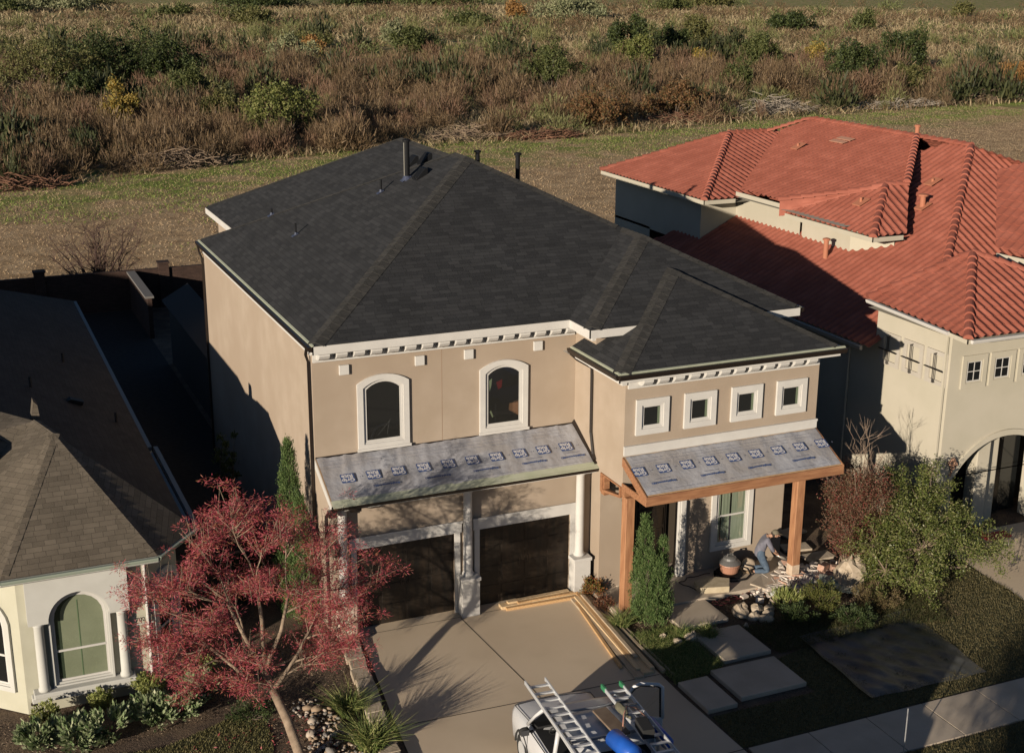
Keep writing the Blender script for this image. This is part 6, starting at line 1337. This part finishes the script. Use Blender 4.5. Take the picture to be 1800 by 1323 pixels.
# bare bush behind the brick wall
bb = thing('bare_bush', (-.8, 38.2, 0), 'leafless dark red-brown bush rising behind the brick wall at the left', 'bush'); rd = random.Random(77); mb = MB(); b0_ = Vector((-.8, 38.2, 0)); cs = []
for i in range(46):
    a_ = rd.uniform(0, 6.28); r_ = rd.uniform(.4, 2.9); t = b0_+Vector((r_*math.cos(a_), r_*.7*math.sin(a_), rd.uniform(2.4, 4.9)-r_*.35)); pts = limb(mb, b0_+Vector((rd.uniform(-.3, .3), rd.uniform(-.3, .3), .2)), t, .045, .012, rd, .4, 5)
    for k_ in range(12):
        s0 = pts[rd.randint(2, 5)]; e0 = s0+Vector((rd.uniform(-.6, .6), rd.uniform(-.6, .6), rd.uniform(.1, .6))); mb.tube([s0, e0], [.014, .008], 3); cs.append(e0)
mb.build('branches', mat('dark_twigs', (.06, .035, .028), (.10, .06, .045), sc=3, rough=.9), bb)
cs = np.array([list(v) for v in cs]); rg = np.random.default_rng(5); P_ = cs[rg.integers(0, len(cs), 2600)]+rg.normal(size=(2600, 3))*.14; V, F = leaves(P_, .12, .02, rg=rg)
fast('foliage', V-np.array(bb.location), F, leafmat('dry_dark', [(.08, .04, .03), (.12, .06, .04)]), bb, local=True)
# ================================================================ wild field beyond the houses
CX0, CY0 = -8.4, -31.8
rgf = np.random.default_rng(99)
def edge_y(x):          # near edge of the brush, curving away to the right
    xs_ = [-80, -10, 0, 14, 30, 46, 68, 88, 125, 200, 400]; ys_ = [72, 76, 79, 87, 91, 93, 97, 103, 107, 118, 140]
    return np.interp(x, xs_, ys_)
def dome_clump(n, w, rg, lean=1.0):
    """twiggy dome of radius 1 and height 1: blades fan out from the middle"""
    d = unit(n, rg); d[:, 2] = np.abs(d[:, 2])*1.1+.12; d /= np.linalg.norm(d, axis=1)[:, None]
    b0 = (rg.uniform(.0, 1., n)**.6*.85)[:, None]; P_ = d*b0*rg.uniform(.8, 1.15, n)[:, None]; L = rg.uniform(.10, .30, n)
    D_ = d*lean*.7+np.array([0, 0, .5])+rg.normal(size=(n, 3))*.45; D_ /= np.linalg.norm(D_, axis=1)[:, None]
    s_ = np.cross(D_, unit(n, rg)); s_ /= np.linalg.norm(s_, axis=1)[:, None]; s_ *= (w*rg.uniform(.5, 1.5, n)/2)[:, None]
    V = np.stack([P_-s_, P_+s_, P_+D_*L[:, None]+s_*.35, P_+D_*L[:, None]-s_*.35], 1).reshape(-1, 3); return V, np.arange(4*n).reshape(-1, 4)
SHR = [(7,174,6.6,6.6,'olive'),(16,176,6.7,6.2,'dark'),(22,180,6.8,6.4,'dark'),(26,173,5.7,4.0,'dark'),(10,142,3.7,3.0,'dark'),(23,142,5.3,2.3,'green'),(11,119,4.2,1.6,'yellow'),(25,103,5.6,3.1,'lime'),(83,228,4.5,3.7,'green'),(64,234,2.2,1.8,'orange'),(100,453,3.2,6.3,'green'),(53,208,4.2,3.2,'pale'),(70,259,3.2,3.8,'olive'),(176,572,5.9,10.7,'dark'),(77,458,4.2,4.2,'green'),(45,546,5.4,9.9,'pale'),(128,219,6.1,3.7,'dark'),(105,176,5.0,2.6,'lime'),(142,230,4.2,3.6,'dark'),(75,145,5.8,3.3,'green'),(203,400,6.1,9.2,'pale'),(160,248,5.3,3.5,'olive'),(120,178,3.1,1.3,'yellow'),(132,178,4.9,2.7,'green'),(98,132,3.7,2.3,'green'),(226,302,4.3,5.2,'dark'),(246,296,5.3,2.1,'green'),(121,139,5.9,3.7,'dark'),(149,185,2.8,1.4,'yellow'),(150,161,6.9,3.4,'dark'),(121,124,3.9,2.4,'olive'),(150,363,3.1,5.4,'green'),(85,380,4.5,5.4,'olive'),(91,264,4.7,2.1,'pale'),(194,431,4.7,2.6,'orange'),(366,391,4.3,3.6,'olive'),(139,122,3.6,2.3,'orange'),(288,480,4.5,6.3,'green'),(73,107,4.0,2.7,'rust'),(60,101,3.5,2.9,'rust'),(22,118,2.9,1.6,'olive'),
       (130, 560, 5.5, 14, 'dark'), (225, 590, 5.5, 16, 'green'), (60, 600, 5, 14, 'olive'), (20, 520, 5, 10, 'green'), (330, 520, 5, 10, 'olive')]
SHR_XYR = [(q[0], q[1], q[3]*1.2) for q in SHR]
def brush_field(name, m_, n, h, r_, w, blades_n, dmin, dmax, dens, lb, seed, grow=.6, rv=(.5, 1.5)):
    rg = np.random.default_rng(seed); protos = [dome_clump(blades_n, w, rg) for _ in range(8)]
    d = np.exp(rg.uniform(np.log(dmin), np.log(dmax), n)); an = np.radians(rg.uniform(37, 96, n)); x = CX0+d*np.cos(an); y = CY0+d*np.sin(an)
    ok = y > edge_y(x)+rg.uniform(.5, 3.5, n)
    nz = np.sin(x*.045+seed)*np.sin(y*.06+seed*2)+.6*np.sin(x*.13+y*.09+seed)+.4*np.sin(x*.31-y*.27)
    ok &= (nz > dens)
    for (sx_, sy_, sr_) in SHR_XYR: ok &= ~(((x-sx_)**2+(y-sy_+sr_*.5)**2) < (sr_*1.0)**2)
    x = x[ok]; y = y[ok]; d = d[ok]; nz = nz[ok]; VV = []; FF = []; b = 0
    for i in range(len(x)):
        V, F = protos[i % 8]; a_ = rg.uniform(0, 6.28); c_, s_ = math.cos(a_), math.sin(a_); g_ = (d[i]/140)**grow; q_ = rg.uniform(*rv); hh = h*(.55+.45*q_)*rg.uniform(.7, 1.2)*g_; rr = r_*q_*g_
        W = np.empty_like(V); W[:, 0] = (V[:, 0]*c_-V[:, 1]*s_)*rr+x[i]; W[:, 1] = (V[:, 0]*s_+V[:, 1]*c_)*rr+y[i]; W[:, 2] = V[:, 2]*hh-.06
        VV.append(W); FF.append(F+b); b += len(V)
    o = fast(name, np.concatenate(VV), np.concatenate(FF), m_); return tag(o, lb, name.replace('_', ' '), kind='stuff')
def low_cover(name, m_, n, h, w, dmin, dmax, dens, lb, seed):
    """single tufts hugging the ground between the bushes"""
    rg = np.random.default_rng(seed); d = np.exp(rg.uniform(np.log(dmin), np.log(dmax), n)); an = np.radians(rg.uniform(38, 95, n)); x = CX0+d*np.cos(an); y = CY0+d*np.sin(an)
    nz = np.sin(x*.03+seed)*np.sin(y*.022+seed)+.6*np.sin(x*.07-y*.045+seed)+.5*np.sin(x*.17+y*.11)+rg.normal(size=n)*.35
    ok = (y > edge_y(x)) & (nz > dens); P_ = np.stack([x, y, np.full(n, -.06)], 1)[ok]; g_ = (d[ok]/140)**.95; k = len(P_)
    V, F = blades(P_, rg.uniform(.4, 1.3, k)*h*g_**.6, w*g_, 1.3, rg); return tag(fast(name, V, F, m_), lb, name.replace('_', ' '), kind='stuff')
BR = leafmat('brown_brush', [(.15, .098, .052), (.21, .142, .075), (.095, .06, .032), (.28, .195, .108), (.175, .11, .06), (.075, .05, .028)], trans=.15)
BRR = leafmat('reddish_brush', [(.19, .11, .065), (.25, .15, .095), (.13, .075, .048), (.18, .11, .065)], trans=.15)
ST = leafmat('straw', [(.42, .33, .19), (.34, .26, .15), (.50, .40, .24), (.27, .20, .115)], trans=.2)
OL = leafmat('olive_weeds', [(.16, .165, .06), (.22, .215, .085), (.12, .13, .045), (.27, .25, .11)], trans=.2)
brush_field('brown_brush', BR, 2500, 3.0, 1.8, .026, 430, 108, 235, -.35, 'mass of brown dried brush covering the vacant land', 1)
brush_field('reddish_brush', BRR, 900, 2.6, 1.6, .028, 400, 108, 260, .0, 'reddish brown brush patches in the vacant land', 2)
brush_field('olive_brush', OL, 1000, 2.3, 1.6, .035, 300, 112, 420, .3, 'olive green bushy weeds among the dried brush', 4)
brush_field('far_brush', BR, 1000, 1.9, 2.2, .04, 160, 220, 700, .1, 'distant brown brush near the top of the photo', 6, grow=.55)
brush_field('far_green_brush', leafmat('far_green', [(.13, .15, .05), (.17, .18, .07), (.10, .12, .04)]), 420, 2.2, 2.2, .08, 110, 260, 800, .35, 'distant green bushes near the top of the photo', 8, grow=.55)
low_cover('straw_grass', ST, 130000, .8, .10, 110, 640, -.25, 'pale straw-coloured grass between the bushes', 3)
low_cover('dry_weeds', BR, 90000, .9, .09, 105, 640, -.35, 'low brown weeds between the bushes', 5)
low_cover('green_weeds', OL, 60000, .7, .10, 105, 640, .5, 'low olive weeds between the bushes', 7)
brush_field('dark_scrub', leafmat('dark_scrub', [(.045, .055, .02), (.07, .08, .03), (.10, .10, .04), (.035, .04, .018)]), 900, 3.6, 2.1, .07, 260, 112, 330, .55, 'dark green scrub thickets merging through the brown brush', 12)
# mown strip: short dry and green tufts
def tufts(name, m_, n, x0, x1, y0, y1, h, w, lb, cond=None, seed=1):
    rg = np.random.default_rng(seed); x = rg.uniform(x0, x1, n); y = rg.uniform(y0, y1, n); ok = (y < edge_y(x)+2) & (y > 37.2)
    if cond is not None: ok &= cond(x, y, rg)
    P_ = np.stack([x[ok], y[ok], np.full(ok.sum(), -.06)], 1); V, F = blades(P_, rg.uniform(.4, 1.3, len(P_))*h, np.full(len(P_), w), 1.6, rg); tag(fast(name, V, F, m_), lb, name.replace('_', ' '), kind='stuff')
gcond = lambda x, y, rg: (y-.25*x+10*np.sin(x*.11)+6*np.sin(y*.4+x*.07)+rg.uniform(-4, 4, len(x)) > 63) & (np.sin(x*.5+y*.13)+np.sin(y*.9-x*.21)+rg.uniform(-.8, .8, len(x)) > -.3)
tufts('green_grass', leafmat('field_green', [(.17, .24, .05), (.24, .31, .07), (.33, .36, .11), (.13, .18, .04)]), 150000, -18, 140, 45, 112, .16, .06, 'short green grass strip along the brush edge', gcond, 11)
tufts('mown_straw', leafmat('mown_straw', [(.58, .42, .25), (.46, .32, .18), (.66, .50, .31), (.32, .21, .12)]), 120000, -18, 120, 37, 108, .10, .045, 'mown straw-coloured grass behind the brick wall', None, 12)
# ---- individual shrubs and small trees
PAL = {'dark': leafmat('field_dark_leaves', [(.035, .05, .016), (.06, .08, .025), (.10, .12, .035), (.028, .04, .014)], trans=.15), 'green': leafmat('field_green_leaves', [(.075, .09, .028), (.11, .125, .04), (.15, .155, .055), (.055, .07, .022)], trans=.2),
       'lime': leafmat('field_lime_leaves', [(.14, .16, .04), (.20, .21, .06), (.10, .125, .035), (.26, .25, .09)], trans=.25), 'olive': leafmat('field_olive_leaves', [(.11, .11, .035), (.15, .145, .05), (.08, .085, .028), (.19, .17, .065)], trans=.2),
       'yellow': leafmat('field_yellow_leaves', [(.36, .24, .05), (.42, .30, .08), (.28, .20, .05), (.22, .20, .06)], trans=.25), 'orange': leafmat('field_orange_leaves', [(.32, .16, .05), (.38, .22, .08), (.26, .14, .05)], trans=.25),
       'pale': leafmat('field_pale_leaves', [(.24, .25, .13), (.30, .29, .16), (.18, .20, .10)], trans=.2), 'rust': leafmat('field_rust_leaves', [(.18, .09, .04), (.22, .12, .05), (.14, .08, .04), (.12, .10, .04)], trans=.2)}
WHERE = ['at the far left edge of the field', 'left of the big dark thicket', 'the broadest of the big dark thicket', 'at the right end of the big dark thicket', 'low below the dark thicket', 'below the right end of the dark thicket', 'small and golden below the dark thicket', 'standing just behind the mown strip left of the charcoal roof', 'above the peak of the charcoal roof', 'small, left above the charcoal roof', 'small at the top, left of centre', 'pale, in the middle distance left of centre', 'in the middle distance above the yellow bush', 'broad, at the top edge left of centre', 'small near the top edge at the left', 'broad and pale at the top left corner', 'dark, tall, above the left end of the tile roof', 'yellow-tinged, just below the dark tall one above the tile roof', 'dark, right beside the tall one above the tile roof', 'round, above the charcoal roof ridge end', 'broad and pale near the top centre', 'loose, in the middle distance above the tile roof', 'thin golden one above the tile roof', 'upright, above the tile roof peak', 'low, just behind the brush pile by the tile roof', 'small and dark near the top right', 'small upright one near the top right', 'dark, above the tile roof ridge', 'thin golden one right of the tile roof peak', 'tall and dark at the right of the field', 'low, at the brush edge right of the tile roof peak', 'small near the top centre', 'small near the top left', 'small and pale above the charcoal roof', 'small and orange near the top centre', 'small near the top right corner', 'orange, low, at the right edge of the field', 'distant, at the top right of centre', 'rust-coloured, behind the mown strip right of the charcoal roof ridge', 'rust-coloured, behind the left end of the tile roof', 'low and loose among the brush at the left', 'distant dark one in the top edge row at left centre', 'distant green one in the top edge row at the centre', 'distant olive one in the top edge row at the left', 'distant green one at the top left', 'distant olive one at the top right']
AD = {'dark': 'dark evergreen shrub', 'green': 'mid green shrub', 'lime': 'bright yellow-green shrub', 'olive': 'olive green shrub', 'yellow': 'golden yellow shrub', 'orange': 'orange autumn shrub', 'pale': 'pale grey-green shrub', 'rust': 'rusty brown shrub'}
for i, (x, y, h, r_, k_) in enumerate(SHR):
    h = max(h, 3.0)*1.3; r_ = r_*1.3; rg = np.random.default_rng(300+i); d_ = math.hypot(x-CX0, y-CY0); ls = .22*max(1, d_/170); n = int(min(7000, 1500*(r_*h)/(ls*ls*60)+900))
    root = thing('field_shrub', (x, y, -.05), AD[k_]+' '+WHERE[i], 'shrub', 'shrubs scattered over the vacant land')
    nl = 8+int(r_*2.0); lobes = []; 
    for j in range(nl):
        a_ = rg.uniform(0, 6.28); q_ = rg.uniform(0, .95)**.8; lobes.append((math.cos(a_)*q_*r_, math.sin(a_)*q_*r_, h*rg.uniform(.22, .78)*(1.1-.45*q_), r_*rg.uniform(.2, .45), h*rg.uniform(.14, .34)))
    PP = []; mb = MB()
    for (lx, ly, lz, lr, lh) in lobes:
        P_, C_ = cloud((lx, ly, lz), (lr, lr, lh), 26, n//nl, ls*.9, rg, shell=.5); PP.append(P_); mb.tube([(lx*.1, ly*.1, 0), (lx*.6, ly*.6, lz*.5), (lx, ly, lz)], [.12, .08, .03], 5)
    P_ = np.concatenate(PP); P_[:, 2] = np.maximum(P_[:, 2], .05); V, F = leaves(P_, rg.uniform(.6, 1.3, len(P_))*ls*1.5, rg.uniform(.6, 1.2, len(P_))*ls*.75, rg=rg)
    fast('crown', V, F, PAL[k_], root, local=True); mb.build('trunk', BARKD, root, local=True)
# ---- brush piles of cut branches
def pile(loc, rx, ry, h, n, lb, seed, m_):
    root = thing('brush_pile', loc, lb, 'brush pile', 'piles of cut branches at the field edge'); rg = random.Random(seed); mb = MB()
    for i in range(n):
        a_ = rg.uniform(0, 6.28); q_ = rg.random()**.5; x = math.cos(a_)*q_*rx; y = math.sin(a_)*q_*ry; z = rg.uniform(0, h)*(1-q_*.8); L = rg.uniform(.6, 1.8); an = rg.uniform(0, 6.28); e = rg.uniform(-.3, .6)
        p = Vector((x, y, z)); q2_ = p+Vector((math.cos(an)*L, math.sin(an)*L, e)); mb.tube([p, p.lerp(q2_, .5)+Vector((rg.uniform(-.15, .15), rg.uniform(-.15, .15), rg.uniform(-.1, .2))), q2_], [rg.uniform(.03, .07), .04, .015], 4)
    mb.build('branches', m_, root, local=True)
PM = mat('dry_branches', (.16, .11, .075), (.26, .19, .13), sc=2, rough=.9); PM2 = mat('red_brown_branches', (.13, .06, .035), (.20, .10, .06), sc=2, rough=.9); PM3 = mat('grey_branches', (.24, .20, .16), (.34, .29, .23), sc=2, rough=.9)
pile((11, 87.5, 0), 5.5, 2.0, 1.7, 420, 'heap of cut branches behind the green strip at the left', 1, PM); pile((-3, 80, 0), 5, 2, 1.3, 300, 'dark red-brown heap of cut branches at the far left', 2, PM2)
pile((43, 97, 0), 5, 2.5, 1.6, 360, 'pale heap of cut branches above the charcoal roof peak', 3, PM); pile((50, 95, 0), 5, 1.5, 1.0, 300, 'red-brown heap of cut branches right of the charcoal roof peak', 4, PM2)
pile((86, 108, 0), 7, 3, 2.4, 620, 'tangled grey heap of cut branches above the tile roof peak', 5, PM3); pile((72, 103, 0), 7, 2, 1.3, 360, 'brown heap of cut branches above the left end of the tile roof', 6, PM2)
pile((107, 109, 0), 8, 2, 1.0, 260, 'scattered heap of cut branches right above the tile roof', 7, PM3); pile((125, 112, 0), 8, 3, 2.2, 420, 'dark heap of cut branches at the far right', 8, PM)
mb = MB(); mb.box(-.9, -.3, 0, .9, .3, .25); o = mb.build('concrete_slab', CONCP, bevel=.03); o.location = (107, 72, -.05); tag(o, 'small pale concrete slab lying in the green strip at the right', 'slab')
